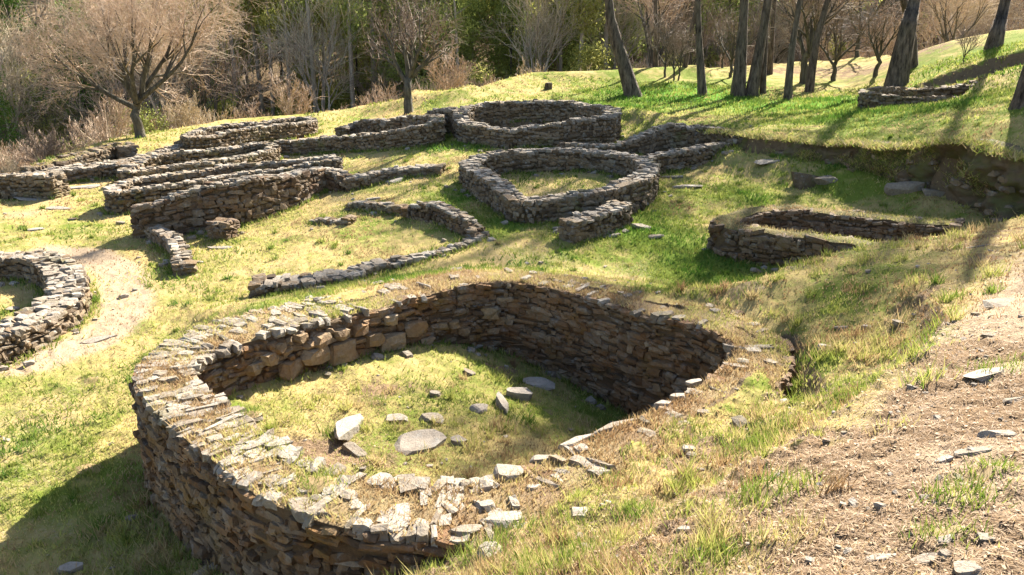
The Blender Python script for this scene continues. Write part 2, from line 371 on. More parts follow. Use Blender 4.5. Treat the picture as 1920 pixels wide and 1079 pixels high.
M_oak = mat_bark('oak_bark', (.035, .03, .022), (.16, .14, .10), 9)
M_pale = mat_bark('eucalypt_bark', (.24, .18, .13), (.58, .50, .40), 4, 0.1)
M_twig = mat_leaf('bare_twigs', (.26, .195, .135), (.64, .50, .375), .35)
M_twigp = mat_leaf('pale_twigs', (.30, .24, .15), (.70, .59, .43), .35)
M_twigd = mat_leaf('dark_twigs', (.12, .085, .06), (.36, .27, .20), .2)
M_needle = mat_leaf('pine_needles', (.03, .08, .012), (.15, .24, .04), 0.4)
M_euc = mat_leaf('eucalypt_leaves', (.12, .16, .035), (.50, .54, .16), 0.6)
M_euco = mat_leaf('olive_leaves', (.16, .18, .035), (.62, .58, .18), 0.6)
M_bud = mat_leaf('spring_leaves', (.16, .19, .04), (.36, .38, .11), 0.4)
M_litter = mat_leaf('dead_litter', (.09, .05, .025), (.42, .30, .18), 0)

# ------------------------------------------------------------------ ground sheet
th_in = np.linspace(-R(37), R(37), 760)
th = np.r_[np.linspace(-R(80), -R(37), 60, endpoint=False), th_in, np.linspace(R(37), R(80), 61)[1:]]
rr = np.exp(np.linspace(math.log(0.35), math.log(2.4), 60, endpoint=False))
rr = np.r_[rr, np.exp(np.linspace(math.log(2.4), math.log(42), 620, endpoint=False)), np.exp(np.linspace(math.log(42), math.log(420), 130))]
TH, RR = np.meshgrid(th, rr); gx = RR * np.sin(TH); gy = RR * np.cos(TH) - 0.25
gz = H(gx.ravel(), gy.ravel()).reshape(gx.shape)
gz = np.minimum(gz, 70)
def masks(x, y):
    r = np.hypot(x, y); z = np.zeros(np.shape(x))
    path = [tuple(hit(px, py, G0)[:2]) for px, py in [(90,470),(170,478),(222,508),(240,560),(225,600),(170,640),(60,680)]]
    dpath = seg_dist(x, y, path)
    soil = 0.85 * np.exp(-(dpath / 0.55) ** 2)
    spots = [((40,400),1.0,.55),((180,345),.9,.5),((100,372),1.1,.5),((640,372),.5,.5),((770,835),.35,.6),((1760,850),.0,.0)]
    for (p, w, s) in spots:
        if w: q = hit(*p, G0); soil = np.maximum(soil, s * np.exp(-((x - q[0]) ** 2 + (y - q[1]) ** 2) / w ** 2))
    bp = [(0.4, 0), (1.75, 2.9), (3.5, 5.2), (5.7, 7.8), (8.2, 10.8)]
    dbp = seg_dist(x, y, bp)
    inb = inside(x, y, bank_poly) & ~inside(x, y, ring_out)
    soil = np.maximum(soil, np.where(inb, 0.72 * np.exp(-(dbp / 0.85) ** 2), 0))
    lit = np.where(inb & (x > -1.2), 0.44 * np.exp(-((dbp - 1.0) / .8) ** 2), 0)
    lit = np.maximum(lit, np.where(inb & (x > -1.0) & (y < 7), 0.40 + .22 * ss(6.0, 3.6, y), 0))
    ic = inside(x, y, crest_poly)
    lit = np.where(~ic, np.where(np.hypot(x, y) < 44, .42, .75), lit)
    # leaf litter on the slope behind the terrace trees
    ol = [tuple(at_y(*p)[:2]) for p in [(1480,150,37),(1560,135,37),(1640,140,34),(1720,110,33)]]
    lit = np.maximum(lit, 0.6 * np.exp(-(seg_dist(x, y, ol) / 2.6) ** 2))
    soil = np.maximum(soil, np.where(~inb & (x < 3), .43 * ss(.03, .2, fbm(x * .55, y * .55, 4, 61)), 0))
    soil = np.maximum(soil, np.where(inb, .3 * ss(.0, .2, fbm(x * 1.1, y * 1.1, 4, 62)), 0)); lit = np.where(inb, lit + .5 * fbm(x * 1.3, y * 1.3, 4, 63), lit)
    lush = z.copy()
    for (px, py, Y), w, s in [((1300,185,30),5.0,1.0),((1500,200,26),4.2,1.0),((1200,200,27.5),3,.9),((1700,225,20),3.5,.8),((1600,215,22),4,.85),((1800,200,20),3,.7),((1850,100,29),3.5,.7),((1750,105,31),2.5,.6),((860,380,0),.9,.8),((960,420,0),1.2,.75),((1200,440,0),1.8,.72),((1300,480,0),1.8,.72),((1250,540,0),1.5,.65),((1350,520,0),1.4,.7),((1350,380,0),1.6,.6),((1050,470,0),1.2,.5),((850,270,0),1.3,.6),((700,400,0),.9,.25),((100,930,0),1.0,.4),((300,500,0),.6,.35),((180,560,0),.25,.6),((1650,560,5.9),.5,.75),((1720,640,5.2),.5,.8),((1520,560,7.2),.5,.6),((1610,500,8.3),.7,.6),((1420,840,4.3),.35,.5),((1180,900,4.4),.4,.4)]:
        q = at_y(px, py, Y) if Y else hit(px, py, G0)
        lush = np.maximum(lush, s * np.exp(-((x - q[0]) ** 2 + (y - q[1]) ** 2) / w ** 2))
    ii = inside(x, y, ring_mid); lush = np.where(ii, 0.18 + 0.3 * ss(0.3, 1.6, x), lush); soil = np.where(ii, 0.25, soil); lit = np.where(ii, 0.32 + .6 * fbm(x * 1.8, y * 1.8, 3, 64) + 0.45 * np.exp(-((x + 2.1) ** 2 + (y - 6.75) ** 2) / .25), lit)
    lush = np.where(ic, lush, 0)
    return soil, lush, lit
soil, lush, litter = [m.ravel() for m in masks(gx, gy)]
e = 0.06
sl = np.hypot(H(gx.ravel() + e, gy.ravel(), False) - H(gx.ravel() - e, gy.ravel(), False), H(gx.ravel(), gy.ravel() + e, False) - H(gx.ravel(), gy.ravel() - e, False)) / (2 * e)
sl = np.where(np.hypot(gx, gy).ravel() < 45, sl, 0); sl = np.where(inside(gx.ravel(), gy.ravel(), crest_poly), sl, 0)
cut = ss(0.8, 1.6, sl); cut = np.where(~inside(gx.ravel(), gy.ravel(), crest_poly) & (np.hypot(gx, gy).ravel() > 44), .9, cut)
nr, nc = gx.shape; idx = np.arange(nr * nc).reshape(nr, nc)
acc = Acc(); acc.add(np.c_[gx.ravel(), gy.ravel(), gz.ravel()], np.c_[idx[:-1, :-1].ravel(), idx[:-1, 1:].ravel(), idx[1:, 1:].ravel(), idx[1:, :-1].ravel()][:, ::-1])
ground = build('ground', acc, M_ground, smooth=True, extra=dict(soil=soil, lush=lush, litter=litter, cut=cut))
ground['kind'] = 'structure'

# the cut face under the terrace turf: lumpy earth, undercut in places
i0 = 4; ed = np.array(ter_line)[i0:]; sg_ = np.linalg.norm(np.diff(ed, axis=0), axis=1); so_ = np.r_[0, np.cumsum(sg_)]; sL = np.arange(0, so_[-1] - 3.5, .05)
ex, ey = np.interp(sL, so_, ed[:, 0]), np.interp(sL, so_, ed[:, 1]); tx, ty = np.gradient(ex), np.gradient(ey); tl = np.hypot(tx, ty); nx_, ny_ = ty / tl, -tx / tl
kk2 = np.ones(25) / 25; nx_ = np.convolve(np.pad(nx_, 12, 'edge'), kk2, 'valid'); ny_ = np.convolve(np.pad(ny_, 12, 'edge'), kk2, 'valid')
flip = np.sign(np.mean(nx_ * 0 + ny_)) ; nx_, ny_ = -nx_ * flip, -ny_ * flip
zt_ = H(ex - nx_ * .4, ey - ny_ * .4, False) - .06; zb_ = H(ex + nx_ * .95, ey + ny_ * .95, False) - .08
rows = []; RW = 40
for j in range(RW):
    t = j / (RW - 1); z = zb_ * (1 - t) + zt_ * t; q = .52 - .34 * t + .85 * fbm(sL * .9, z * 1.3, 3, 71) + .62 * fbm(sL * 3.0, z * 3.4, 5, 72) + .22 * fbm(sL * 9, z * 10, 3, 74) + .12 * np.exp(-((t - .93) / .06) ** 2)
    if j == RW - 1: q = np.full(len(sL), -.5)
    if j == RW - 2: q = q * .4 - .2
    rows.append(np.c_[ex + nx_ * q, ey + ny_ * q, z + (.05 * fbm(sL * 4, z * 0 + 3, 3, 73) if j > RW - 4 else 0)])
ix_ = np.arange(RW * len(sL)).reshape(RW, -1); A = Acc(); A.add(np.concatenate(rows), np.c_[ix_[:-1, :-1].ravel(), ix_[:-1, 1:].ravel(), ix_[1:, 1:].ravel(), ix_[1:, :-1].ravel()], mat=0)
bank_o = build('earth_bank', A, mat_earth('cut_earth', (.035, .024, .014), (.27, .195, .12), ((.08, .085, .025), (.20, .18, .07)), 7), smooth=True); bank_o['kind'] = 'structure'
LIP = np.c_[rows[-3][:, :2], np.maximum(rows[-3][:, 2], zt_ - .04)]

# ------------------------------------------------------------------ stones
CUBE = []; cidx = {}
for i in (-1, 0, 1):
    for j in (-1, 0, 1):
        for k in (-1, 0, 1):
            if (i, j, k) != (0, 0, 0): cidx[(i, j, k)] = len(CUBE); CUBE.append((i, j, k))
CUBE = np.array(CUBE, float); CQ = []
for ax in range(3):
    for s in (-1, 1):
        for a in (-1, 0):
            for b in (-1, 0):
                q = []
                for (da, db) in ((0, 0), (1, 0), (1, 1), (0, 1)):
                    c = [0, 0, 0]; c[ax] = s; c[(ax + 1) % 3] = a + da; c[(ax + 2) % 3] = b + db; q.append(cidx[tuple(c)])
                CQ.append(q if s > 0 else q[::-1])
CQ = np.array(CQ)
SPH = CUBE / np.linalg.norm(CUBE, axis=1)[:, None] * 1.22
def add_stones(acc, ctr, size, X, Y, Z, r, jit=0.10, rnd=0.36, tint=None, mat=0):
    n = len(ctr)
    if n == 0: return
    T = CUBE * (1 - rnd) + SPH * rnd
    v = T[None] + r.normal(0, jit, (n, 26, 3))
    sh = r.normal(0, 0.09, (n, 2)); v[:, :, 0] += v[:, :, 2] * sh[:, :1]; v[:, :, 0] *= 1 + 0.10 * r.normal(0, 1, (n, 1)) * np.sign(v[:, :, 2])
    v = v * size[:, None, :]
    W = v[:, :, 0:1] * X[:, None] + v[:, :, 1:2] * Y[:, None] + v[:, :, 2:3] * Z[:, None] + ctr[:, None]
    f = (CQ[None] + (np.arange(n) * 26)[:, None, None]).reshape(-1, 4)
    t = r.random(n) if tint is None else tint
    acc.add(W.reshape(-1, 3), f, a=np.repeat(t, 26), mat=mat)
def frames(X, r, roll=0.1, tilt=0.1):
    n = len(X); Z = np.c_[r.normal(0, tilt, (n, 2)), np.ones(n)]; X = X + np.c_[np.zeros((n, 2)), r.normal(0, roll, n)]
    X /= np.linalg.norm(X, axis=1)[:, None]; Y = np.cross(Z, X); Y /= np.linalg.norm(Y, axis=1)[:, None]; Z = np.cross(X, Y); return X, Y, Z
def resample(P, half, closed, ds):
    P = np.asarray(P, float); n = len(P); out = []; hh = []
    for i in range(n if closed else n - 1):
        p0, p1, p2, p3 = (P[(i + k) % n] if closed else P[min(max(i + k, 0), n - 1)] for k in (-1, 0, 1, 2))
        m = max(2, int(np.linalg.norm((p2 - p1)[:2]) / ds)); t = np.linspace(0, 1, m, endpoint=False)[:, None]
        out.append(0.5 * (2 * p1 + (p2 - p0) * t + (2 * p0 - 5 * p1 + 4 * p2 - p3) * t ** 2 + (3 * p1 - p0 - 3 * p2 + p3) * t ** 3))
        hh.append(half[i] + (half[(i + 1) % n] - half[i]) * t[:, 0])
    if not closed: out.append(P[-1:]); hh.append([half[-1]])
    return np.concatenate(out), np.concatenate(hh)
WALLS = []
er_ = np.random.default_rng(31); eb = Acc(); ks = er_.integers(2, RW - 12, 150); kj = er_.integers(0, len(sL), 150); ep = np.array([rows[a][b] for a, b in zip(ks, kj)]); es = er_.uniform(.015, .10, 150)
eX, eY, eZ = frames(np.c_[tx[kj] / tl[kj], ty[kj] / tl[kj], np.zeros(150)], er_, .2, .2); add_stones(eb, ep - np.c_[nx_[kj], ny_[kj], 0 * es] * (es * .35)[:, None], np.c_[es * 1.2, es * .8, es * .6], eX, eY, eZ, er_, .12, .3)
EBST = eb
def blades_on(acc, P, r, tint, hgt, wid, lean=0.5):
    n = len(P); a = r.random(n) * 6.283; d = np.c_[np.cos(a), np.sin(a)]; l = r.random(n) * 6.283
    w = (wid * (0.6 + 0.8 * r.random(n)))[:, None]; h = hgt * (0.5 + 0.9 * r.random(n)); le = (h * lean * (0.3 + r.random(n)))[:, None]
    off = np.c_[np.cos(l), np.sin(l)] * le
    b0 = np.c_[P[:, :2] - d * w / 2, P[:, 2] - 0.01]; b1 = np.c_[P[:, :2] + d * w / 2, P[:, 2] - 0.01]; t = np.c_[P[:, :2] + off, P[:, 2] + h]
    V = np.stack([b0, b1, t], 1).reshape(-1, 3); acc.add(V, tris=np.arange(3 * n).reshape(-1, 3), a=np.repeat(tint, 3))
def wall(label, C, half, closed=False, seed=0, course=(.045, .095), length=(.06, .18), cap='stones', face=None, capm=None, core=None, turf=None, cat='stone wall', name='stone_wall', inset=0.05, proud=0.0, sparse=1.0, roll=.13, drop=0.0, far=False, blade=70, caprow=.15, blend=None):
    r = np.random.default_rng(seed + 100); C = np.asarray(C, float)
    half = np.broadcast_to(np.asarray(half, float), (len(C),))
    P, hf = resample(C, half, closed, 0.08); n = len(P)
    if closed: T = np.roll(P, -1, 0) - np.roll(P, 1, 0)
    else: T = np.gradient(P, axis=0)
    T = T[:, :2]; T /= np.linalg.norm(T, axis=1)[:, None] + 1e-9; NN = np.c_[-T[:, 1], T[:, 0]]
    seg = np.linalg.norm(np.diff(np.r_[P, P[:1]] if closed else P, axis=0)[:, :2], axis=1)
    S = np.r_[0, np.cumsum(seg)]; L = S[-1]; Sx = S[:n] if closed else S
    s_noise = 0.05 * fbm(P[:, 0] * 1.7 + seed, P[:, 1] * 1.7, 3, seed) * 2
    zt = P[:, 2] + s_noise * 0.8 + (.16 * fbm(P[:, 0] * .8, P[:, 1] * .8, 3, seed + 40) if name == 'stone_wall' or seed > 1 else 0)
    root = thing(name, label, cat, (float(P[:, 0].mean()), float(P[:, 1].mean()), float(H(P[:, 0], P[:, 1]).min())))
    off = np.array(root.location)
    edges = {}
    for sd_ in (-1, 1):
        E = P[:, :2] + NN * (hf * sd_)[:, None]
        zb = H(P[:, 0] + NN[:, 0] * (hf + .12) * sd_, P[:, 1] + NN[:, 1] * (hf + .12) * sd_, False) - 0.10
        edges[sd_] = (E, zb)
    f_acc, k_acc, t_acc = Acc(), Acc(), Acc(); topacc = c_acc = Acc()
    def samp(s, arr):
        if arr.ndim == 1: return np.interp(s, Sx, arr) if not closed else np.interp(s, np.r_[Sx, L], np.r_[arr, arr[:1]])
        return np.stack([samp(s, arr[:, i]) for i in range(arr.shape[1])], 1)
    for sd_ in (-1, 1):
        E, zb = edges[sd_]; zrel = 0.0; c = 0; mx = (zt - zb).max()
        while zrel < mx:
            hc = r.uniform(*course); m = int(L / length[0]) + 4; ln = np.clip(r.uniform(length[0], length[1], m) * np.exp(r.normal(0, .35, m)), .05, .5) * (1 if c % 3 else 0.8); cs = np.cumsum(ln) - ln + r.uniform(-.2, 0)
            kx = (cs + ln < L + .05) & (cs > -0.3); cs, ln = cs[kx], ln[kx]; sm = np.clip(cs + ln / 2, 0, L - 1e-3)
            e_ = samp(sm, E); tn = samp(sm, T); nn = samp(sm, NN) * sd_; b_ = samp(sm, zb); t_ = samp(sm, zt)
            hs = hc * r.uniform(.75, 1.25, len(sm)); zc = b_ + zrel + hc / 2 + r.normal(0, .012, len(sm)) + 0.04 * np.sin(sm * 1.7 + c)
            ok = (zc + hs * .45 < t_ + .01 - drop) & (r.random(len(sm)) < sparse); big = r.random(len(sm)) < .08
            dp = r.uniform(.07, .12, len(sm)); X = np.c_[tn, (np.gradient(t_) / (np.gradient(sm) + 1e-6)).clip(-.4, .4) * .6]
            ctr = np.c_[e_ - nn * (dp * .85 - proud - r.normal(0, .014, len(sm)) - big * .02)[:, None], zc]
            Xf, Yf, Zf = frames(X, r, roll, roll)
            sz = np.c_[ln * .52, dp, hs * .54 * (1 + .25 * big)]
            add_stones(f_acc, (ctr - off)[ok], sz[ok], Xf[ok], Yf[ok], Zf[ok], r); zrel += hc; c += 1
    if not closed:                                           # ends of the wall
        for i, sg in ((0, -1), (n - 1, 1)):
            zb = min(edges[1][1][i], edges[-1][1][i]); z = zb
            while z < zt[i] - .03:
                hc = r.uniform(*course); u = -hf[i]
                while u < hf[i]:
                    w = r.uniform(.08, .22); p = P[i, :2] + NN[i] * min(u + w / 2, hf[i]) + T[i] * sg * (-.05 + r.normal(0, .015))
                    X, Y, Z = frames(np.array([[NN[i, 0], NN[i, 1], 0.]]), r)
                    add_stones(f_acc, np.array([[*p, z + hc / 2]]) - off, np.array([[w * .52, .1, hc * .54]]), X, Y, Z, r); u += w
                z += hc
    # core: closed strip a little inside the facing, its top uneven
    cols_ = np.linspace(-1, 1, 7); ins = np.maximum(hf - inset, hf * .5)
    top = np.stack([np.c_[P[:, :2] + NN * (ins * c)[:, None], zt - .045 - .03 * abs(c) ** 3 + .05 * fbm((P[:, 0] + NN[:, 0] * ins * c) * 4, (P[:, 1] + NN[:, 1] * ins * c) * 4, 3, seed + 5)] for c in cols_], 1)
    LV = 7; lv = np.linspace(0, 1, LV)[:-1]
    def skin(E, zb_, edge, sg):
        rows = []
        for t in lv:
            z = (zb_ - .1) * (1 - t) + edge[:, 2] * t; b_ = .07 * fbm(Sx[:n] * 5 + 31 * sg, z * 6, 3, seed + 3) * (t > 0)
            rows.append(np.c_[edge[:, :2] + NN * (sg * b_)[:, None], z])
        return np.stack(rows, 1)
    L_, R_ = skin(None, edges[-1][1], top[:, 0], -1), skin(None, edges[1][1], top[:, -1], 1)
    prof = np.concatenate([L_, top, R_[:, ::-1]], 1); m = prof.shape[1]; ix = np.arange(n * m).reshape(n, m)
    nx = np.roll(ix, -1, 0) if closed else ix[1:]; cu = ix if closed else ix[:-1]
    q = np.stack([cu[:, :-1], nx[:, :-1], nx[:, 1:], cu[:, 1:]], -1); na = LV - 1
    side = np.concatenate([q[:, :na].reshape(-1, 4), q[:, -na:].reshape(-1, 4)]); topq = q[:, na:-na].reshape(-1, 4)
    k_acc.add(prof.reshape(-1, 3) - off, side); ixt = np.arange(n * 7).reshape(n, 7); nxt = np.roll(ixt, -1, 0) if closed else ixt[1:]; cut_ = ixt if closed else ixt[:-1]
    topacc.add(top.reshape(-1, 3) - off, np.stack([cut_[:, :-1], nxt[:, :-1], nxt[:, 1:], cut_[:, 1:]], -1).reshape(-1, 4))
    if not closed:
        for e_i, fl in ((0, 1), (n - 1, -1)):
            loop = ix[e_i]
            for a in range(1, m - 2): k_acc.t.append(np.array([[loop[0], loop[a], loop[a + 1]][::fl]])); k_acc.tm.append(np.array([0]))
            k_acc.t.append(np.array([[loop[0], loop[m - 2], loop[m - 1]][::fl]])); k_acc.tm.append(np.array([0]))
    # capping
    if cap != 'none':
        if cap == 'radial':
            s = 0
            while s < L:
                w = r.uniform(.035, .12); dens = 1.0 if blend is None else blend(s / L)
                hf_ = float(samp(np.array([s]), hf)[0]); u = -hf_
                while u < hf_:
                    d = r.uniform(.08, .28) if w < .08 else r.uniform(.08, .2); sm = np.array([min(s + w / 2, L - 1e-3)])
                    if r.random() < dens:
                        p = samp(sm, P)[0]; nn = samp(sm, NN)[0]; tt = samp(sm, T)[0]; z = float(samp(sm, zt)[0]); uu = min(u + d / 2, hf_ - .04)
                        X, Y, Z = frames(np.array([[*(nn + tt * r.normal(0, .25)), 0.]]), r, .04, .06)
                        add_stones(c_acc, np.array([[p[0] + nn[0] * uu, p[1] + nn[1] * uu, z - .072 + r.normal(0, .010)]]) - off, np.array([[d * .52, w * .55, r.uniform(.03, .05)]]), X, Y, Z, r, .12, .3, mat=1)
                    u += d
                s += w
        else:
            rows = max(2, int(round(2 * hf.mean() / caprow))); dens = dict(stones=1.0, sparse=.35)[cap]
            for k in range(rows):
                u = -1 + (2 * k + 1) / rows; m_ = int(L / .06) + 3; ln = r.uniform(.06, .21, m_); cs = np.cumsum(ln) - ln; kx = cs + ln < L + .05; cs, ln = cs[kx], ln[kx]; sm = np.clip(cs + ln / 2, 0, L - 1e-3)
                p = samp(sm, P); nn = samp(sm, NN); h_ = samp(sm, hf); z = samp(sm, zt); tn = samp(sm, T)
                X, Y, Z = frames(np.c_[tn + r.normal(0, .2, tn.shape), np.zeros(len(sm))], r, .06, .09)
                ok = r.random(len(sm)) < dens
                ctr = np.c_[p[:, :2] + nn * (h_ * (u + r.normal(0, .08, len(sm))))[:, None], z - .04 + r.normal(0, .016, len(sm))]
                sz = np.c_[ln * .52, h_ / rows * r.uniform(.85, 1.3, len(sm)), r.uniform(.025, .055, len(sm))]
                add_stones(c_acc, (ctr - off)[ok], sz[ok], X[ok], Y[ok], Z[ok], r, .11, .34, mat=1)
    build('stone_facing', f_acc, face or M_stone, root)
    build('rubble_core', k_acc, core or M_core, root)
    to = build('wall_top', topacc, [turf or M_top, capm or M_cap], root)
    if turf:
        to.name = 'turf_cap'
    if blade:
            nb = int(blade * L); s = r.random(nb) * L * .999; u = r.uniform(-1, 1, nb); p = samp(s, P); nn = samp(s, NN); hh = samp(s, hf); z = samp(s, zt)
            xy = p[:, :2] + nn * (u * hh * .95)[:, None]; g = fbm(xy[:, 0] * 1.4, xy[:, 1] * 1.4, 3, seed + 9) + .12 * r.normal(0, 1, nb); ok = (g > .06) | bool(turf); xy, z, g, nb = xy[ok], z[ok], g[ok], int(ok.sum())
            blades_on(t_acc, np.c_[xy, z - .05] - off, r, np.clip((.22 if turf else .4) + g * .9, 0, 1), .045, .012 if not far else .03, 1.0)
            tg = build('grass_fringe', t_acc, M_grass, root); tg['kind'] = 'stuff'
    WALLS.append((P, hf, zt))
    return root
def tops(pts, f=G0, h=None): return [hit(p[0], p[1], f, p[2] if h is None else h) for p in pts]

# the near round-cornered house (rim and faces of its own)
Cn = np.c_[ring_mid, np.full(len(PHI), RIM)][::4]; hn = ring_half[::4]
Cn[:, 2] += 0.02 * np.sin(PHI[::4] * 5)
def near_blend(f):                     # share of bare capping slabs along the ring (f=0 at its west side)
    a = -math.pi + f * 2 * math.pi; d = abs((a + math.pi * .86 + math.pi) % (2 * math.pi) - math.pi)
    return 0.72 if d < .62 else (.5 if d < 1.3 else .12)
wall('large round-cornered roofless house in front with thick rusty stone walls and turf-topped rim', Cn, hn, True, 1, (.035, .09), (.05, .22), 'radial', M_rust, M_cap, M_rcore, M_turf, 'ruin', 'ruined_house', 0.025, .004, .96, blade=1700, roll=.10, drop=.06, blend=near_blend)

# round houses and walls in the field
wall('grey drystone round house ring in the middle of the site with grass inside', tops([(880,305,.5),(898,293,.5),(943,284,.5),(992,281,.5),(1048,281,.48),(1104,281,.46),(1160,288,.46),(1198,298,.5),(1215,309,.55),(1212,321,.58),(1188,338,.6),(1142,353,.55),(1085,362,.48),(1029,371,.44),(995,377,.42),(965,368,.45),(935,345,.48),(905,323,.5)]), .21, True, 2, cat='ruin', name='ruined_house', caprow=.14)
wall('largest far round house ring below the pine terrace, dark inside', tops([(863,213,.6),(880,198,.6),(930,191,.6),(1010,188,.6),(1080,191,.62),(1125,198,.7),(1147,207,.75),(1140,216,.78),(1085,224,.72),(1010,233,.58),(955,240,.5),(905,236,.5),(874,226,.55)]), .21, True, 3, cat='ruin', name='ruined_house', far=True)
wall('curved drystone wall of the open ring against the terrace cut, right of the middle house', tops([(1050,269,.25),(1120,271,.25),(1165,267,.35),(1205,251,.5),(1240,237,.6),(1280,233,.65),(1331,238,.62),(1370,247,.58),(1386,256,.55),(1370,263,.52),(1330,268,.5),(1290,278,.46),(1250,287,.42),(1215,293,.4)]), .145, False, 4, cat='ruin', name='ruined_house', far=True)
wall('short grey spur wall jutting out below the middle round house', tops([(1067,412,.42),(1100,403,.42),(1138,391,.42),(1166,379,.42)]), .21, False, 5)
wall('low moss-topped round house at the right, half buried by the near bank', tops([(1800,416,.6),(1775,413,.6),(1698,408,.6),(1613,401,.6),(1527,390,.6),(1463,386,.6),(1405,393,.58),(1364,408,.56),(1368,419,.56),(1400,424,.56),(1463,431,.56),(1527,438,.56),(1591,444,.56),(1660,453,.56),(1720,458,.56)]), .25, False, 6, cap='none', turf=M_moss, blade=420, cat='ruin', face=M_mix, drop=.06, name='ruined_house')
wall('long tall dark masonry wall in the left centre running up to the right', tops([(258,385,.62),(300,374,.75),(350,356,.88),(434,342,.92),(534,327,.75),(600,318,.52),(632,320,.45),(644,329,.34)]), .2, False, 7, (.06, .13), (.08, .28), face=M_mix)
wall('low wall tail continuing right from the long tall wall', tops([(650,334,.28),(668,332,.26),(710,321,.24),(766,312,.22),(826,310,.2)]), .2, False, 8)
wall('narrow elongated house ring directly behind the long tall wall', tops([(207,352,.55),(225,341,.55),(267,331,.55),(360,320,.55),(434,309,.55),(500,303,.55),(584,295,.5),(616,293,.5),(628,300,.5),(584,307,.5),(500,319,.5),(400,331,.52),(334,341,.54),(250,352,.55),(222,356,.55)]), .14, True, 9, cat='ruin', name='ruined_house', far=True)
wall('narrow oval house ring with a strip of grass inside, third row at left', tops([(233,317,.42),(262,302,.42),(300,291,.42),(367,284,.42),(434,275,.42),(494,268,.42),(513,274,.42),(484,283,.42),(417,297,.42),(334,308,.42),(280,315,.42),(245,320,.42)]), .155, True, 10, cat='ruin', name='ruined_house', far=True)
wall('farthest left oval house ring at the foot of the grassy rise', tops([(350,250,.62),(378,240,.6),(434,232,.58),(500,226,.55),(560,220,.5),(584,222,.5),(572,228,.5),(500,237,.55),(434,246,.6),(388,253,.62),(360,256,.62)]), .16, True, 11, cat='ruin', name='ruined_house', far=True)
wall('open oval house wall left of the largest far ring, turning into a thick end', tops([(522,264,.45),(580,261,.45),(650,255,.45),(710,248,.48),(766,240,.52),(804,230,.6),(820,221,.68),(812,214,.66),(785,218,.55),(725,224,.5),(669,231,.46),(638,245,.4)]), .18, False, 12, cat='ruin', name='ruined_house', far=True)
wall('short dark linking wall between the far open oval and the largest far ring', tops([(812,207,.6),(832,203,.7),(856,203,.7)]), .2, False, 13, far=True)
wall('turf-topped dry wall along the left edge of the plateau', tops([(48,318,.3),(100,303,.4),(167,285,.45),(222,269,.5),(237,275,.5)]), .22, False, 14, cap='none', turf=M_moss, blade=120, far=True)
wall('long low rubble wall behind the third row at far left', tops([(45,327,.25),(120,313,.3),(180,304,.3),(240,297,.3),(290,283,.32),(345,268,.36)]), .2, False, 15, far=True)
wall('low straight wall running left from the narrow oval ring', tops([(92,326,.25),(150,316,.3),(200,310,.35),(236,307,.38)]), .18, False, 16, far=True)
wall('straight pale stone wall cut by the left edge of the picture', tops([(-25,330,.5),(0,329,.5),(50,328,.5),(108,331,.48)]), .25, False, 17)
wall('near round house ring cut by the left edge, broad pale rim', tops([(-80,486,.4),(-40,478,.4),(0,475,.4),(45,473,.4),(92,484,.4),(118,507,.4),(126,531,.38),(115,556,.36),(80,581,.36),(40,604,.36),(0,622,.36),(-60,645,.36)]), .27, False, 18, cat='ruin', name='ruined_house', caprow=.14)
wall('short stub wall standing alone in front of the long tall wall', tops([(288,421,.32),(315,435,.32),(332,450,.32),(340,470,.3),(338,488,.28)]), .14, False, 19)
wall('lone masonry stump standing against the long tall wall', tops([(400,409,.42),(414,407,.44),(430,411,.40)]), .17, False, 25, cap='none', turf=M_moss, blade=0, face=M_mix, name='masonry_stump', cat='masonry')
wall('low dark footing in the grass below the long tall wall', tops([(585,409,.1),(620,408,.12),(655,412,.1)]), .12, False, 26, cap='stones', face=M_mix)
wall('low pale wall with a thick left end behind the near house', tops([(477,532,.28),(530,526,.28),(585,522,.27),(632,518,.22),(690,500,.14),(760,484,.12),(827,465,.12),(878,447,.13),(904,431,.16)]), [.26, .27, .27, .22, .15, .13, .13, .13, .14], False, 20)
wall('slanting wall whose inner face is shaded, at the right end of the low pale wall', tops([(898,428,.2),(884,413,.32),(856,394,.42),(826,379,.42),(795,383,.3),(768,387,.2)]), .13, False, 21, face=M_mix)
wall('crumbled low footing of stones left of the slanting wall', tops([(756,388,.12),(720,386,.12),(688,380,.12),(662,377,.12)]), .13, False, 22, cap='stones')
W19 = [(1800,187,23.6),(1744,182,23.6),(1688,178,23.7),(1640,173,24),(1627,169,24.6),(1650,164,25.1),(1690,163,25.5),(1722,165,25.6),(1785,161,25.6),(1838,148,25.6),(1880,138,25.8)]
wall('small excavated house ring set into the grassy mound at the upper right', [at_y(*p) for p in W19], .2, False, 23, cap='none', turf=M_moss, blade=60, cat='ruin', name='ruined_house', far=True)

# ------------------------------------------------------------------ loose stones
import bmesh
_b = bmesh.new(); bmesh.ops.create_icosphere(_b, subdivisions=3, radius=1.0); _b.verts.ensure_lookup_table()
ICO = np.array([v.co[:] for v in _b.verts]); ICOF = np.array([[v.index for v in f.verts] for f in _b.faces]); _b.free()
def hewn(r, size, planes=12):
    """a broken stone: a ball cut flat by random planes, flattened to its size"""
    v = ICO.copy() * 1.25; v[:, 2] *= 1.1
    N_ = r.normal(0, 1, (planes, 3)); N_[:, 2] *= .45; N_ = np.r_[N_, [[.06, .05, 1], [-.05, .08, -1]]]; N_ /= np.linalg.norm(N_, axis=1)[:, None]
    for q, dd in zip(N_, np.r_[r.uniform(.6, .92, planes), .5, .6]):
        t = np.maximum(v @ q - dd, 0); v -= q[None] * t[:, None]
    v += .035 * np.stack([vn(v[:, 0] * 3 + 9 * k, v[:, 1] * 3 + v[:, 2] * 4, int(r.integers(1e4))) - .5 for k in range(3)], 1)
    v /= np.abs(v).max(0); return v * np.array(size) / 2
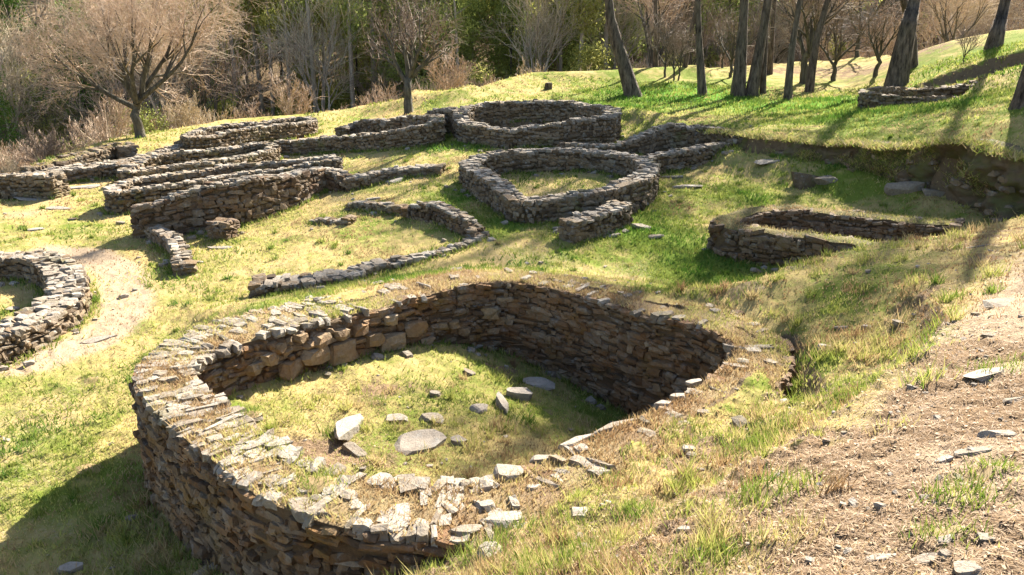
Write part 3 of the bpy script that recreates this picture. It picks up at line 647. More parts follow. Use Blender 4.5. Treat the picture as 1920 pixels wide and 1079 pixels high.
def rock(label, px, py, size, rz=0.0, tilt=(0, 0), f=H, mat=None, name='loose_stone', cat='stone', sink=.35, seed=0, group=None):
    p = hit(px, py, f); r = np.random.default_rng(int(px * 7 + py)); a = Acc()
    a.add(hewn(r, size), tris=ICOF, a=r.random()); o = build(name, a, mat or M_slab, None, False)
    if f is H:
        e = .15; n = Vector((Hs(p[0] - e, p[1]) - Hs(p[0] + e, p[1]), Hs(p[0], p[1] - e) - Hs(p[0], p[1] + e), 2 * e)).normalized()
    else: n = Vector((0, 0, 1))
    if n.z < .94: n = Vector((0, 0, 1))
    o.rotation_euler = (Vector((0, 0, 1)).rotation_difference(n).to_matrix() @ Matrix.Rotation(rz, 3, 'Z') @ Matrix.Rotation(tilt[0], 3, 'X') @ Matrix.Rotation(tilt[1], 3, 'Y')).to_euler()
    o.location = Vector(p) + n * size[2] * (.5 - sink)
    return tag(o, label, cat, group)
rocks = [
 ('upright pale wedge-shaped slab standing in the near house floor', 655,806,(.22,.60,.11),-.12,(.0,.03),.22),
 ('small white splinter at the foot of the upright slab', 668,848,(.22,.12,.06),-.8,(.1,.2),.4),
 ('broad flat pale slab lying on the near house floor', 778,836,(.52,.40,.09),.3,(.05,0),.45),
 ('whitish rounded stone right of the broad flat slab', 858,830,(.17,.15,.08),.3,(0,0),.4),
 ('flat pale stone above the broad slab on the house floor', 812,786,(.26,.17,.08),.1,(0,0),.45),
 ('flat stone half sunk left of the floor stone row', 742,784,(.24,.15,.06),.5,(0,0),.5),
 ('tilted pale stone at the lit end of the floor stone row', 940,762,(.13,.36,.14),.4,(.15,.1),.35),
 ('square broken stone topping the lit end of the floor stone row', 972,744,(.26,.2,.16),.2,(.1,-.1),.35),
 ('small pale stone at the left start of the floor stone row', 900,770,(.2,.13,.09),.6,(0,0),.4),
 ('large shaded grey stone of the floor stone row', 1012,724,(.38,.26,.12),.3,(.05,0),.4),
 ('shaded flat stone at the far end of the floor stone row', 1066,700,(.3,.16,.08),.1,(0,0),.4),
 ('lone flat stone in the shade by the back wall of the near house', 888,652,(.26,.15,.05),.2,(0,0),.3),
 ('small grey cube of stone on the lit floor of the near house', 814,742,(.12,.09,.08),.1,(0,0),.3),
 ('tiny pale stone in the shade of the floor', 880,702,(.13,.10,.06),.1,(0,0),.3),
]
for lb, px, py, sz, rz, tl, sk in rocks: rock(lb, px, py, tuple(np.array(sz) * (1.3, 1.3, 1.15)), rz, tl, sink=sk + .02)
RIMF = lambda x, y: np.full(np.shape(x), RIM - 0.045)
rim_rocks = [
 ('large rounded pale stone on the near rim of the front house', 955,880,(.29,.30,.10),.2),
 ('small white stone right of the large rim stone', 997,912,(.17,.09,.05),.2),
 ('square grey slab on the near rim left of the rim stones', 730,912,(.24,.17,.06),.1),
 ('upright narrow slab beside the square grey rim slab', 768,914,(.10,.20,.06),.3),
 ('pale narrow block on the near rim', 797,922,(.12,.24,.07),.2),
 ('pale cap stone on the inner edge of the near rim', 838,900,(.16,.2,.06),.1),
 ('wide cracked slab at the outer edge of the near rim', 576,952,(.52,.26,.09),-.35),
 ('grey slab lying across the outer rim at bottom centre', 740,968,(.34,.42,.08),-.5),
 ('triangular pale block at the outer rim edge', 792,984,(.2,.3,.1),.1),
 ('broken pale block where the rim meets the near bank', 940,972,(.36,.24,.14),.2),
 ('squarish small stone above the broken block', 914,944,(.17,.14,.08),.1),
 ('flat slab on the outer rim right of centre bottom', 872,992,(.32,.16,.07),.1),
 ('long pale slab on the rim in the left front', 380,768,(.42,.2,.06),.9),
 ('broad grey flagstone at the back left of the rim', 402,617,(.55,.34,.07),.5),
 ('pale flat flagstone at the left shoulder of the rim', 338,640,(.5,.3,.06),.6),
 ('narrow flag stone behind the broad flagstone', 460,596,(.5,.2,.05),.5),
 ('pointed stone beside the broad grey flagstone', 383,629,(.2,.1,.1),.1),
 ('white stone at the bank end of the house rim', 1245,756,(.22,.13,.10),.4),
 ('second white stone along the bank rim', 1272,741,(.2,.12,.07),.4),
 ('long kerb stone on the bank side of the house rim', 1075,826,(.5,.14,.08),.62),
 ('longer kerb stone nearest the floor shadow', 1150,798,(.62,.15,.07),.60),
 ('pale kerb stone beside the rim stones', 1012,858,(.28,.16,.07),.55),
 ('flat grey stone on the right corner of the house rim', 1388,610,(.3,.16,.06),.2),
 ('kerb stone near the right corner of the rim', 1300,716,(.26,.12,.06),.5),
]
for lb, px, py, sz, rz in rim_rocks: rock(lb, px, py, tuple(np.array(sz) * (.85, .85, .9)), rz, (rng.normal(0, .02), rng.normal(0, .02)), RIMF, M_slab, sink=.8)
field = [
 ('dark angular boulder below the terrace cut', 1510,345,(.75,.5,.42),.2,M_stone,'boulder','boulder'),
 ('pale flat top rock right of the dark boulder', 1548,340,(.7,.45,.2),-.2,M_cap,'boulder','boulder'),
 ('long tilted ledge of rock on the grass below the cut', 1705,356,(.95,.32,.28),-.5,M_cap,'boulder','boulder'),
 ('smaller rock at the right end of the tilted ledge', 1755,366,(.6,.3,.18),-.4,M_cap,'boulder','boulder'),
 ('flat outcrop right of the middle house', 1290,352,(.7,.25,.1),-.1,M_cap,'rock','rock'),
 ('broad bare outcrop between the ring and the cut', 1440,304,(.9,.4,.07),.1,M_cap,'rock','rock'),
 ('thin outcrop on the grass above the middle house', 1262,333,(.6,.22,.08),.1,M_cap,'rock','rock'),
 ('square grey slab by the tail of the long wall', 742,341,(.5,.34,.12),.2,M_slab,'loose_stone','stone'),
 ('flat pale slab left of the slab by the wall tail', 700,374,(.4,.2,.06),.1,M_slab,'loose_stone','stone'),
 ('grey stepped slab right of the spur wall', 1203,428,(.42,.2,.12),.1,M_cap,'loose_stone','stone'),
 ('lower stepped slab beside the grey slab', 1226,446,(.38,.18,.08),.1,M_cap,'loose_stone','stone'),
 ('flat dark slab at the foot of the spur wall', 1152,443,(.36,.16,.08),.1,M_cap,'loose_stone','stone'),
 ('pale stone left of the spur wall end', 1044,430,(.2,.12,.08),.1,M_slab,'loose_stone','stone'),
 ('pale flat stone in the grass below the masonry stump', 412,466,(.5,.18,.06),0,M_slab,'loose_stone','stone'),
 ('flat rock at the end of the left edge wall', 120,334,(.8,.4,.22),.1,M_cap,'boulder','boulder'),
 ('round stone on the bare ground near the long wall shadow', 225,420,(.28,.16,.1),0,M_cap,'loose_stone','stone'),
 ('dark clod on the bare ground at left', 137,412,(.26,.14,.06),0,M_stone,'loose_stone','stone'),
 ('pale slab in the sandy path by the left ring', 178,640,(.6,.22,.05),.5,M_slab,'loose_stone','stone'),
 ('bare outcrop in the ground by the narrow oval ring',150,352,(1.0,.35,.05),.1,M_slab,'rock','rock'),('low bare rock above the near cut-off ring',60,432,(.5,.25,.05),.2,M_slab,'rock','rock'),('flat bare rock on the worn ground',110,392,(.7,.3,.05),.0,M_slab,'rock','rock'),
 ('flat pale outcrop at far left below the edge wall', 60,375,(.9,.3,.05),.1,M_slab,'rock','rock'),
 ('half buried grey stone at the bottom of the wall shadow', 135,1070,(.22,.16,.1),.1,M_slab,'loose_stone','stone'),
 ('grey stone at the foot of the near wall, bottom left', 410,1068,(.2,.16,.1),.1,M_slab,'loose_stone','stone'),
 ('grey stone in the hollow beside the house corner', 1550,652,(.18,.14,.11),.1,M_slab,'loose_stone','stone'),
 ('white stone left of the grass on the bank', 1580,614,(.16,.11,.06),.1,M_slab,'loose_stone','stone'),
 ('second white stone on the bank slope', 1626,612,(.13,.1,.05),.1,M_slab,'loose_stone','stone'),
 ('pale half hidden stone among the bank grass', 1690,606,(.2,.12,.06),.1,M_slab,'loose_stone','stone'),
 ('flat dark slab up on the bank near the right edge', 1826,464,(.4,.12,.04),.05,M_cap,'loose_stone','stone'),
 ('large flat stone in the bank path at upper right', 1885,570,(.5,.3,.05),.1,M_slab,'loose_stone','stone'),
 ('pale flat stone lower down the bank path', 1848,700,(.28,.2,.04),.2,M_slab,'loose_stone','stone'),
 ('pale stone close to the right edge of the path', 1862,628,(.22,.07,.03),.1,M_slab,'loose_stone','stone'),
 ('embedded grey slab at the right border of the path', 1830,846,(.20,.15,.05),.3,M_cap,'loose_stone','stone'),
 ('small slab beside the embedded grey slab', 1770,862,(.09,.06,.03),.2,M_slab,'loose_stone','stone'),
 ('rounded white stone on the dry bank near the bottom', 1285,996,(.10,.055,.035),.1,M_slab,'loose_stone','stone'),
 ('pale flat stone at bottom right of the path', 1650,1046,(.12,.05,.02),.0,M_slab,'loose_stone','stone'),
 ('long pale stone near the bottom right corner', 1740,1050,(.17,.07,.04),.1,M_slab,'loose_stone','stone'),
 ('leaning pale stone right of the bottom path', 1775,1012,(.12,.07,.05),.5,M_slab,'loose_stone','stone'),
 ('grey stone in the bottom right corner', 1815,1066,(.13,.10,.06),.3,M_cap,'loose_stone','stone'),
 ('grey pebble on the litter slope', 1400,808,(.07,.05,.03),.1,M_slab,'loose_stone','stone'),
 ('grey slab at the right edge below the path stones', 1902,750,(.22,.12,.05),.1,M_cap,'loose_stone','stone'),
 ('flat slab at the right edge under the branch shadow', 1895,815,(.3,.1,.05),.1,M_cap,'loose_stone','stone'),
 ('dark tree stump on the ridge behind the largest far ring', 1028,168,(.35,.35,.5),.1,M_pine,'tree_stump','stump'),
]
for lb, px, py, sz, rz, mt, nm, ct in field: rock(lb, px, py, sz, rz, (rng.normal(0, .08), rng.normal(0, .08)), H, mt, nm, ct, .66 if (px > 1500 and py > 450) else .36)
# protruding boulders in the back wall of the near house belong to that wall
build('embedded_stones', EBST, M_stone, bank_o)
house = [o for o in col.objects if o.name == 'ruined_house'][0]
pa = Acc(); pr = np.random.default_rng(55)
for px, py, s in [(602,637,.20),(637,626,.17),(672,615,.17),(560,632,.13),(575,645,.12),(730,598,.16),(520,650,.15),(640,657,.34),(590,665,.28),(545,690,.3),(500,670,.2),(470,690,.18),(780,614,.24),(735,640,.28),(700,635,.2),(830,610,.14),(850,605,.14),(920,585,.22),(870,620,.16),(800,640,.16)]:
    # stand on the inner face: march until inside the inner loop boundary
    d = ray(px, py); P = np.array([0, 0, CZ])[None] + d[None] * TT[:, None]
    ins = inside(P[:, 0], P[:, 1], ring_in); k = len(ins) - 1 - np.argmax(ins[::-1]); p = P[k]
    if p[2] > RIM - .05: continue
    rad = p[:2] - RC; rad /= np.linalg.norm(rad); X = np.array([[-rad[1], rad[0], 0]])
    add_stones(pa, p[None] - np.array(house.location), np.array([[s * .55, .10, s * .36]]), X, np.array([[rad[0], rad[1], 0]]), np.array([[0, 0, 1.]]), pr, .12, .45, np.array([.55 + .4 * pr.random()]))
build('facing_boulder', pa, M_ochre_lit, house)

# ------------------------------------------------------------------ grass, litter (uncountable ground cover)
def scatter(n, r, rmin, rmax, tmax=R(39)):
    t = r.uniform(-tmax, tmax, n); q = np.exp(r.uniform(math.log(rmin), math.log(rmax), n)); return q * np.sin(t), q * np.cos(t)
def on_wall(x, y):
    b = np.zeros(len(x), bool)
    for P, hf, zt in WALLS[1:]: b |= seg_dist(x, y, P[::4]) < hf.mean() * .95
    return b
r = np.random.default_rng(21)
x, y = scatter(520000, r, 2.6, 34)
so, lu, li = masks(x, y)
dens = np.clip(1.0 - .85 * so - .75 * li, .06, 1) * np.clip(.55 + 1.6 * fbm(x * .9, y * .9, 4, 77) + .5 * lu, .12, 1)
keep = (r.random(len(x)) < dens) & inside(x, y, crest_poly)
x, y, so, lu, li = x[keep], y[keep], so[keep], lu[keep], li[keep]
k2 = ~on_wall(x, y) & ~(inside(x, y, ring_out) & ~inside(x, y, ring_in) & (H(x, y) < RIM - .03)); x, y, so, lu, li = x[k2], y[k2], so[k2], lu[k2], li[k2]
z = H(x, y); rad = np.hypot(x, y)
hx = H(x + .06, y, False) - z; hy = H(x, y + .06, False) - z
patch = fbm(x * .55, y * .55, 4, 91) * 1.1 + fbm(x * 2.3, y * 2.3, 3, 93) * .8
tint = np.clip(.42 + patch * 1.2 - .03 + .5 * lu - .25 * so - .2 * li + r.normal(0, .10, len(x)), 0, 1)
hgt = (.020 + .034 * np.clip(tint - .3, 0, 1)) * (1 + .05 * rad) * (1 + .5 * (r.random(len(x)) < .06)); wid = .0035 * (1 + .42 * rad)
ga = Acc(); blades_on(ga, np.c_[x, y, z], r, tint, hgt, wid, .8)
fp = np.concatenate(rows[4:-4]); m_ = r.integers(0, len(fp), 30000); fq = fp[m_]; kf = fbm(fq[:, 0] * 1.6 + fq[:, 2] * 2, fq[:, 1] * 1.6, 3, 44) > .07; fq = fq[kf]
blades_on(ga, fq + r.normal(0, .03, fq.shape), r, np.clip(r.normal(.45, .22, len(fq)), 0, 1), .07, .02, 1.8)
m_ = r.integers(0, len(LIP), 9000); blades_on(ga, LIP[m_] + np.c_[r.normal(0, .16, (9000, 2)), r.uniform(-.05, .02, 9000)], r, np.clip(r.normal(.42, .2, 9000), 0, 1), .09, .022, 1.6)
cx, cy = scatter(3600, r, 2.4, 24); so, lu, li = masks(cx, cy); inb = inside(cx, cy, bank_poly)
kc = inside(cx, cy, crest_poly) & ~on_wall(cx, cy) & ~(inside(cx, cy, ring_out) & ~inside(cx, cy, ring_in)) & (r.random(len(cx)) < np.where(inb, .66 - .75 * so - .3 * li, .26 - .3 * so)); cx, cy, inb, lu = cx[kc], cy[kc], inb[kc], lu[kc]
nb = 46; N_ = len(cx) * nb; rad_ = np.repeat(np.where(inb, r.uniform(.03, .13, len(cx)), r.uniform(.03, .09, len(cx))), nb); bx = np.repeat(cx, nb) + r.normal(0, .6, N_) * rad_; by = np.repeat(cy, nb) + r.normal(0, .6, N_) * rad_
ct = np.clip(np.repeat(np.where(inb, r.normal(.32, .22, len(cx)), r.normal(.66, .16, len(cx))) + .2 * lu, nb) + r.normal(0, .08, N_), 0, 1); ch = np.repeat(np.where(inb, r.uniform(.04, .11, len(cx)), r.uniform(.03, .06, len(cx))), nb) * (1 + .03 * np.hypot(bx, by))
blades_on(ga, np.c_[bx, by, H(bx, by)], r, ct, ch, .004 * (1 + .25 * np.hypot(bx, by)), .8)
fx, fy = [], []
for P, hf, zt in WALLS:
    T_ = np.gradient(P[:, :2], axis=0); T_ /= np.linalg.norm(T_, axis=1)[:, None] + 1e-9; q_ = r.integers(0, len(P), len(P) * 26); sgn = np.where(r.random(len(q_)) < .5, -1, 1); o_ = (hf[q_] + np.abs(r.normal(.03, .07, len(q_)))) * sgn
    fx.append(P[q_, 0] - T_[q_, 1] * o_ + r.normal(0, .03, len(q_))); fy.append(P[q_, 1] + T_[q_, 0] * o_ + r.normal(0, .03, len(q_)))
fx, fy = np.concatenate(fx), np.concatenate(fy); kf = (fbm(fx * 1.5, fy * 1.5, 3, 19) > -.08) & ~(inside(fx, fy, ring_out) & ~inside(fx, fy, ring_in)); fx, fy = fx[kf], fy[kf]
blades_on(ga, np.c_[fx, fy, H(fx, fy)], r, np.clip(r.normal(.66, .18, len(fx)), 0, 1), .055 * (1 + .03 * np.hypot(fx, fy)), .004 * (1 + .3 * np.hypot(fx, fy)), .7)
tag(build('grass', ga, M_grass), kind='stuff')
# taller tufts along the bank and wall feet
tuft_px = [('grass tuft hanging over the rim end at bottom centre', 900,1040,.22,.16,260),('long-bladed tuft on the bank at bottom centre', 960,1000,.2,.13,220),('bright green tuft in the middle of the bank slope', 1410,840,.2,.10,420),('green tuft just below the bright middle tuft', 1440,915,.2,.10,360),('soft green tuft beside the path', 1590,745,.16,.07,420),('second soft green tuft right of the path edge', 1625,728,.14,.06,300),
 ('sparse tall tuft along the bank left of the middle', 1270,805,.24,.12,200),('tuft on the litter left of the path bottom', 1190,960,.12,.1,160),('tuft growing among right border stones', 1800,935,.14,.07,240),('low tuft under the right border slab', 1860,880,.14,.05,200),('tuft at the hollow beside the house corner', 1500,690,.16,.09,240),('tuft on the crest of the bank before the buried ring', 1490,500,.3,.12,300),('long tuft on the bank crest left part', 1400,540,.3,.1,300),('tuft on the bank crest at right', 1620,452,.3,.12,260),
 ('green tuft on the bank grass right of the hollow', 1720,640,.24,.08,340),('tuft at the bottom edge left of the path', 1330,1050,.12,.09,200),('green weed on the bank bottom left', 1100,905,.16,.1,160),('tuft at bottom edge by the buried rim', 1060,1050,.16,.11,220),('small tuft on the left front rim', 600,905,.16,.08,160),('small tuft on the rim at left', 470,775,.1,.07,100),('green clump near the centre of the house floor', 705,755,.13,.07,160),('clump beside the upright slab', 700,860,.12,.06,120),('tuft at the foot of the inner west wall', 425,712,.14,.1,140),('weed clump on the open grass at left', 172,712,.16,.06,160),('leafy weed in the wall shadow at left', 165,880,.2,.06,200),('tuft at the lower right corner by the stones', 1770,1000,.12,.06,160),('green tuft at right edge of path', 1890,690,.2,.06,260),('tuft on the bank above the long kerb stone', 1170,770,.1,.08,80)]
for lb, px, py, rad_, hg, nb in tuft_px:
    p = hit(px, py, H)
    if lb.startswith('small tuft on the'): p = at_z(px, py, RIM - .03)
    a = r.random(nb) * 6.283; q = rad_ * np.sqrt(r.random(nb)) * (.5 + .9 * r.random(nb)); bx = p[0] + q * np.cos(a) * 1.2; by = p[1] + q * np.sin(a); bz = H(bx, by) if not lb.startswith('small tuft on the') else np.full(nb, p[2])
    A = Acc(); blades_on(A, np.c_[bx, by, bz] - p, r, np.clip(r.normal(.72, .13, nb), 0, 1), hg * (1 - .5 * q / rad_ / 1.4), .007, .7)
    ta_ = np.arange(14) / 14 * 6.283; tr_ = [.0, .35, .75]; tv = [p + 0 * p]
    TX = np.r_[p[0], (p[0] + np.outer(tr_[1:], np.cos(ta_) * rad_ * 1.3)).ravel()]; TY = np.r_[p[1], (p[1] + np.outer(tr_[1:], np.sin(ta_) * rad_)).ravel()]
    TZ = (H(TX, TY) if not lb.startswith('small tuft on the') else np.full(len(TX), p[2])) + np.r_[.012, np.full(14, .008), np.full(14, -.012)]
    kx = np.arange(14); A.add(np.c_[TX, TY, TZ] - p, np.c_[1 + kx, 15 + kx, 15 + (kx + 1) % 14, 1 + (kx + 1) % 14], np.c_[np.zeros(14, int), 1 + kx, 1 + (kx + 1) % 14], a=.12)
    tag(build('grass_tuft', A, M_grass, None, False, p), lb, 'grass tuft')
# dead needles, leaves and crumbs on the bank
x, y = scatter(120000, r, 1.9, 13, R(40)); so, lu, li = masks(x, y)
keep = (r.random(len(x)) < np.clip(.10 + 1.0 * li + .55 * so, 0, 1)) & inside(x, y, bank_poly) & ~(inside(x, y, ring_out) & (H(x, y) < RIM)) & (x > -1.6)
x2, y2 = x[keep], y[keep]
xi, yi = RC[0] + r.normal(-1.5, .55, 5000), RC[1] + r.normal(-.9, .5, 5000); kk_ = inside(xi, yi, ring_in); x2 = np.r_[x2, xi[kk_]]; y2 = np.r_[y2, yi[kk_]]
xf, yf = scatter(9000, r, 4, 26); kf = inside(xf, yf, crest_poly) & ~on_wall(xf, yf) & (fbm(xf * .9, yf * .9, 3, 23) > -.03) & ~(inside(xf, yf, ring_out) & ~inside(xf, yf, ring_in)); x2 = np.r_[x2, xf[kf]]; y2 = np.r_[y2, yf[kf]]
n = len(x2); z2 = H(x2, y2) + .006; a = r.random(n) * 6.283; ln = np.where(r.random(n) < .82, r.uniform(.025, .08, n), r.uniform(.010, .024, n)); wd = np.where(ln > .0245, .0022, ln * .5) * (1 + .08 * np.hypot(x2, y2))
d = np.c_[np.cos(a), np.sin(a), r.normal(0, .25, n)]; pn = np.c_[-np.sin(a), np.cos(a), r.normal(0, .3, n)]; P = np.c_[x2, y2, z2]
V = np.stack([P - d * ln[:, None] / 2, P - pn * wd[:, None] / 2, P + d * ln[:, None] / 2, P + pn * wd[:, None] / 2], 1).reshape(-1, 3)
la = Acc(); la.add(V, np.arange(4 * n).reshape(-1, 4), a=np.repeat(np.clip(r.normal(.42, .3, n), 0, 1), 4)); tag(build('dead_litter', la, M_litter), kind='stuff')
# gravel crumbs
x, y = scatter(4500, r, 2.0, 22, R(38)); so, lu, li = masks(x, y); keep = (r.random(len(x)) < np.clip(.015 + .5 * so + .25 * li, 0, 1)) & inside(x, y, crest_poly); x, y = x[keep], y[keep]; k2 = ~on_wall(x, y); x, y = x[k2], y[k2]
gx_, gy_ = [], []
for P, hf, zt in WALLS:
    T_ = np.gradient(P[:, :2], axis=0); T_ /= np.linalg.norm(T_, axis=1)[:, None] + 1e-9; q_ = r.integers(0, len(P), int(len(P) * .22)); o_ = (hf[q_] + .04 + np.abs(r.normal(0, .22, len(q_)))) * np.where(r.random(len(q_)) < .5, -1, 1)
    gx_.append(P[q_, 0] - T_[q_, 1] * o_); gy_.append(P[q_, 1] + T_[q_, 0] * o_)
gx_, gy_ = np.concatenate(gx_), np.concatenate(gy_); nf = len(gx_); x, y = np.r_[x, gx_], np.r_[y, gy_]
n = len(x); s = (.003 + .011 * r.random(n) ** 3) * (1 + .10 * np.hypot(x, y)); s[-nf:] = r.uniform(.02, .065, nf); A = Acc(); aa = r.random(n) * 6.283
X, Y, Z = frames(np.c_[np.cos(aa), np.sin(aa), np.zeros(n)], r, .2, .2); add_stones(A, np.c_[x, y, H(x, y) + s * .2], np.c_[s * 1.3, s, s * .6], X, Y, Z, r)
tag(build('gravel', A, M_cap), kind='stuff')

# ------------------------------------------------------------------ trees
def tubes(acc, P0, P1, R0, R1, tint, n=3):
    P0, P1 = np.asarray(P0), np.asarray(P1); R0, R1 = np.asarray(R0), np.asarray(R1); d = P1 - P0; L = np.linalg.norm(d, axis=1)[:, None] + 1e-9; d = d / L
    ref = np.where(np.abs(d[:, 2:3]) < .9, np.array([[0, 0, 1.]]), np.array([[1., 0, 0]])); u = np.cross(d, ref); u /= np.linalg.norm(u, axis=1)[:, None] + 1e-9; w = np.cross(d, u)
    an = np.arange(n) / n * 2 * np.pi; ring = np.cos(an)[None, :, None] * u[:, None] + np.sin(an)[None, :, None] * w[:, None]
    A = P0[:, None] + ring * R0[:, None, None]; B = P1[:, None] + ring * R1[:, None, None]
    V = np.concatenate([A, B], 1); m = len(P0); base = (np.arange(m) * 2 * n)[:, None]; k = np.arange(n)
    q = np.stack([base + k, base + (k + 1) % n, base + n + (k + 1) % n, base + n + k], -1).reshape(-1, 4)
    acc.add(V.reshape(-1, 3), q, a=np.repeat(tint, 2 * n))
def sweep(acc, P, rad, n=10, tint=.5, rough=0.0, seed=0):
    P = np.asarray(P, float); m = len(P); T = np.gradient(P, axis=0); T /= np.linalg.norm(T, axis=1)[:, None]
    u = np.cross(T, np.array([[0.3, 1., 0]])); u /= np.linalg.norm(u, axis=1)[:, None]; w = np.cross(T, u); an = np.arange(n) / n * 2 * np.pi
    rr_ = np.asarray(rad)[:, None] * (1 + rough * np.random.default_rng(seed).normal(0, 1, (m, n)))
    V = P[:, None] + rr_[:, :, None] * (np.cos(an)[None, :, None] * u[:, None] + np.sin(an)[None, :, None] * w[:, None])
    ix = np.arange(m * n).reshape(m, n); q = np.stack([ix[:-1], np.roll(ix, -1, 1)[:-1], np.roll(ix, -1, 1)[1:], ix[1:]], -1).reshape(-1, 4)
    acc.add(V.reshape(-1, 3), q, a=tint)
def rand_dir(r, d, ang):
    v = r.normal(0, 1, 3); v -= d * v.dot(d); v /= np.linalg.norm(v) + 1e-9; return d * math.cos(ang) + v * math.sin(ang)
def grow(segs, r, p, d, length, rad, lev, maxlev, kids, ang, up=.12, wob=.22, shrink=.68, start=.25):
    ns = max(2, 5 - lev); pts = [p]; dirs = [d]
    for i in range(ns):
        d = d + r.normal(0, wob, 3) * .5 + np.array([0, 0, up]); d = d / np.linalg.norm(d); q = p + d * length / ns
        r0 = rad * (1 - .75 * i / ns); r1 = rad * (1 - .75 * (i + 1) / ns); segs.append((p, q, r0, r1, lev)); p = q; pts.append(p); dirs.append(d)
    if lev < maxlev:
        for k in range(kids[lev]):
            t = start + (1 - start) * (k + r.random()) / kids[lev]; f = t * ns; i = min(int(f), ns - 1); q = pts[i] + (pts[i + 1] - pts[i]) * (f - i)
            grow(segs, r, q, rand_dir(r, dirs[i], ang[lev] * r.uniform(.7, 1.3)), length * shrink * r.uniform(.65, 1.15) * (1 - .35 * t * (lev == 0)), rad * (1 - .75 * t) * .62 + .002, lev + 1, maxlev, kids, ang, up, wob, shrink, start)
def seg_mesh(segs, thin=0.0):
    P0 = np.array([s[0] for s in segs]); P1 = np.array([s[1] for s in segs]); R0 = np.maximum([s[2] for s in segs], thin); R1 = np.maximum([s[3] for s in segs], thin * .7); return P0, P1, R0, R1, np.array([s[4] for s in segs])
def bare_tree(name, label, cat, loc, h, seed, trunk_r, kids, ang, maxlev, trunk_h, spread=1.0, bark=None, twig=None, thin=.006, group=None, mains=5, up=.1, tint=(.3, .9), lean=(0, 0)):
    r = np.random.default_rng(seed); root = thing(name, label, cat, loc, 0, group); ta, ca = Acc(), Acc()
    tp = np.array([[lean[0] * t + .012 * h * r.normal() * t, lean[1] * t + .02 * h * r.normal() * t, t * trunk_h - .15] for t in np.linspace(0, 1, 7)]); tp[0, :2] = 0
    rad = trunk_r * np.linspace(1.1, .8, 7); rad[0] *= 1.45; sweep(ta, tp, rad, 10, .5, .05, seed)
    segs = []
    for k in range(mains):
        a = k / mains * 6.283 + r.uniform(-.5, .5); tilt = r.uniform(.25, .95) * spread
        d = np.array([math.cos(a) * math.sin(tilt), math.sin(a) * math.sin(tilt), math.cos(tilt)])
        grow(segs, r, tp[-1 - (k % 3 == 2)], d, (h - trunk_h) * r.uniform(.6, .85), trunk_r * .62, 0, maxlev, kids, ang, up)
    P0, P1, R0, R1, lv = seg_mesh(segs, thin); th_ = lv <= 1
    tubes(ta, P0[th_], P1[th_], R0[th_], R1[th_], np.full(th_.sum(), .4), 6)
    rr_ = r.random((~th_).sum()) * (tint[1] - tint[0]) + tint[0]; tubes(ca, P0[~th_], P1[~th_], R0[~th_], R1[~th_], rr_, 3)
    build('trunk', ta, bark or M_oak, root, True); build('crown', ca, twig or M_twig, root); return root
def leaves(acc, ctr, n, r, rad, size, droop=0.3, flat=.8, tint=None):
    """n leaf quads around each clump centre"""
    m = len(ctr); c = np.repeat(ctr, n, 0) + r.normal(0, 1, (m * n, 3)) * np.array([rad, rad, rad * flat]); N_ = m * n
    d = r.normal(0, 1, (N_, 3)); d[:, 2] -= droop * 2; d /= np.linalg.norm(d, axis=1)[:, None]; w = np.cross(d, r.normal(0, 1, (N_, 3))); w /= np.linalg.norm(w, axis=1)[:, None] + 1e-9
    L = (size[0] * r.uniform(.6, 1.4, N_))[:, None]; W = (size[1] * r.uniform(.6, 1.4, N_))[:, None]
    V = np.stack([c - d * L / 2, c + w * W / 2, c + d * L / 2, c - w * W / 2], 1).reshape(-1, 3)
    t = np.repeat(r.random(m), n) * .65 + r.random(N_) * .35 if tint is None else tint
    acc.add(V, np.arange(4 * N_).reshape(-1, 4), a=np.repeat(t, 4))
def leafy_tree(name, label, cat, loc, h, seed, trunk_r, crown_from, crown_r, clumps, per, size, bark, leaf, shape='column', group=None, crad=.5, droop=.5, bend=.02, twigs=2):
    r = np.random.default_rng(seed); root = thing(name, label, cat, loc, 0, group); ta, ca = Acc(), Acc()
    t = np.linspace(0, 1, 9); ph = r.uniform(0, 6.3, 2); tp = np.c_[bend * h * np.sin(t * 3 + ph[0]) - bend * h * math.sin(ph[0]), bend * h * np.sin(t * 2.5 + ph[1]) - bend * h * math.sin(ph[1]), t * h - .3]
    rad = trunk_r * (1 - .85 * t); rad[0] *= 1.3; sweep(ta, tp, rad, 7, .5)
    f = crown_from + (1 - crown_from) * r.random(clumps) ** (.9 if shape != 'cone' else 1.4); base = np.stack([np.interp(f, t, tp[:, i]) for i in range(3)], 1)
    w = {'column': np.sin(np.clip((f - crown_from) / (1 - crown_from), 0, 1) * 2.6 + .35) , 'cone': 1.05 - .95 * (f - crown_from) / (1 - crown_from), 'umbrella': np.sqrt(np.clip((f - crown_from) / (1 - crown_from), .05, 1)) * (1.15 - .6 * np.clip((f - crown_from) / (1 - crown_from), 0, 1) ** 3)}[shape]
    a = r.random(clumps) * 6.283; q = crown_r * w * np.sqrt(r.uniform(.12, 1, clumps)); ctr = base + np.c_[q * np.cos(a), q * np.sin(a), q * (.35 if shape != 'cone' else -.15) + r.normal(0, .1, clumps)]
    st = base.copy(); st[:, 2] -= q * .35; kx = r.random(clumps) < .5
    tubes(ta, st[kx], ctr[kx], np.full(kx.sum(), trunk_r * .2), np.full(kx.sum(), trunk_r * .06), np.full(kx.sum(), .5), 4)
    leaves(ca, ctr, per, r, crad, size, droop)
    build('trunk', ta, bark, root, True); build('crown', ca, leaf, root); return root

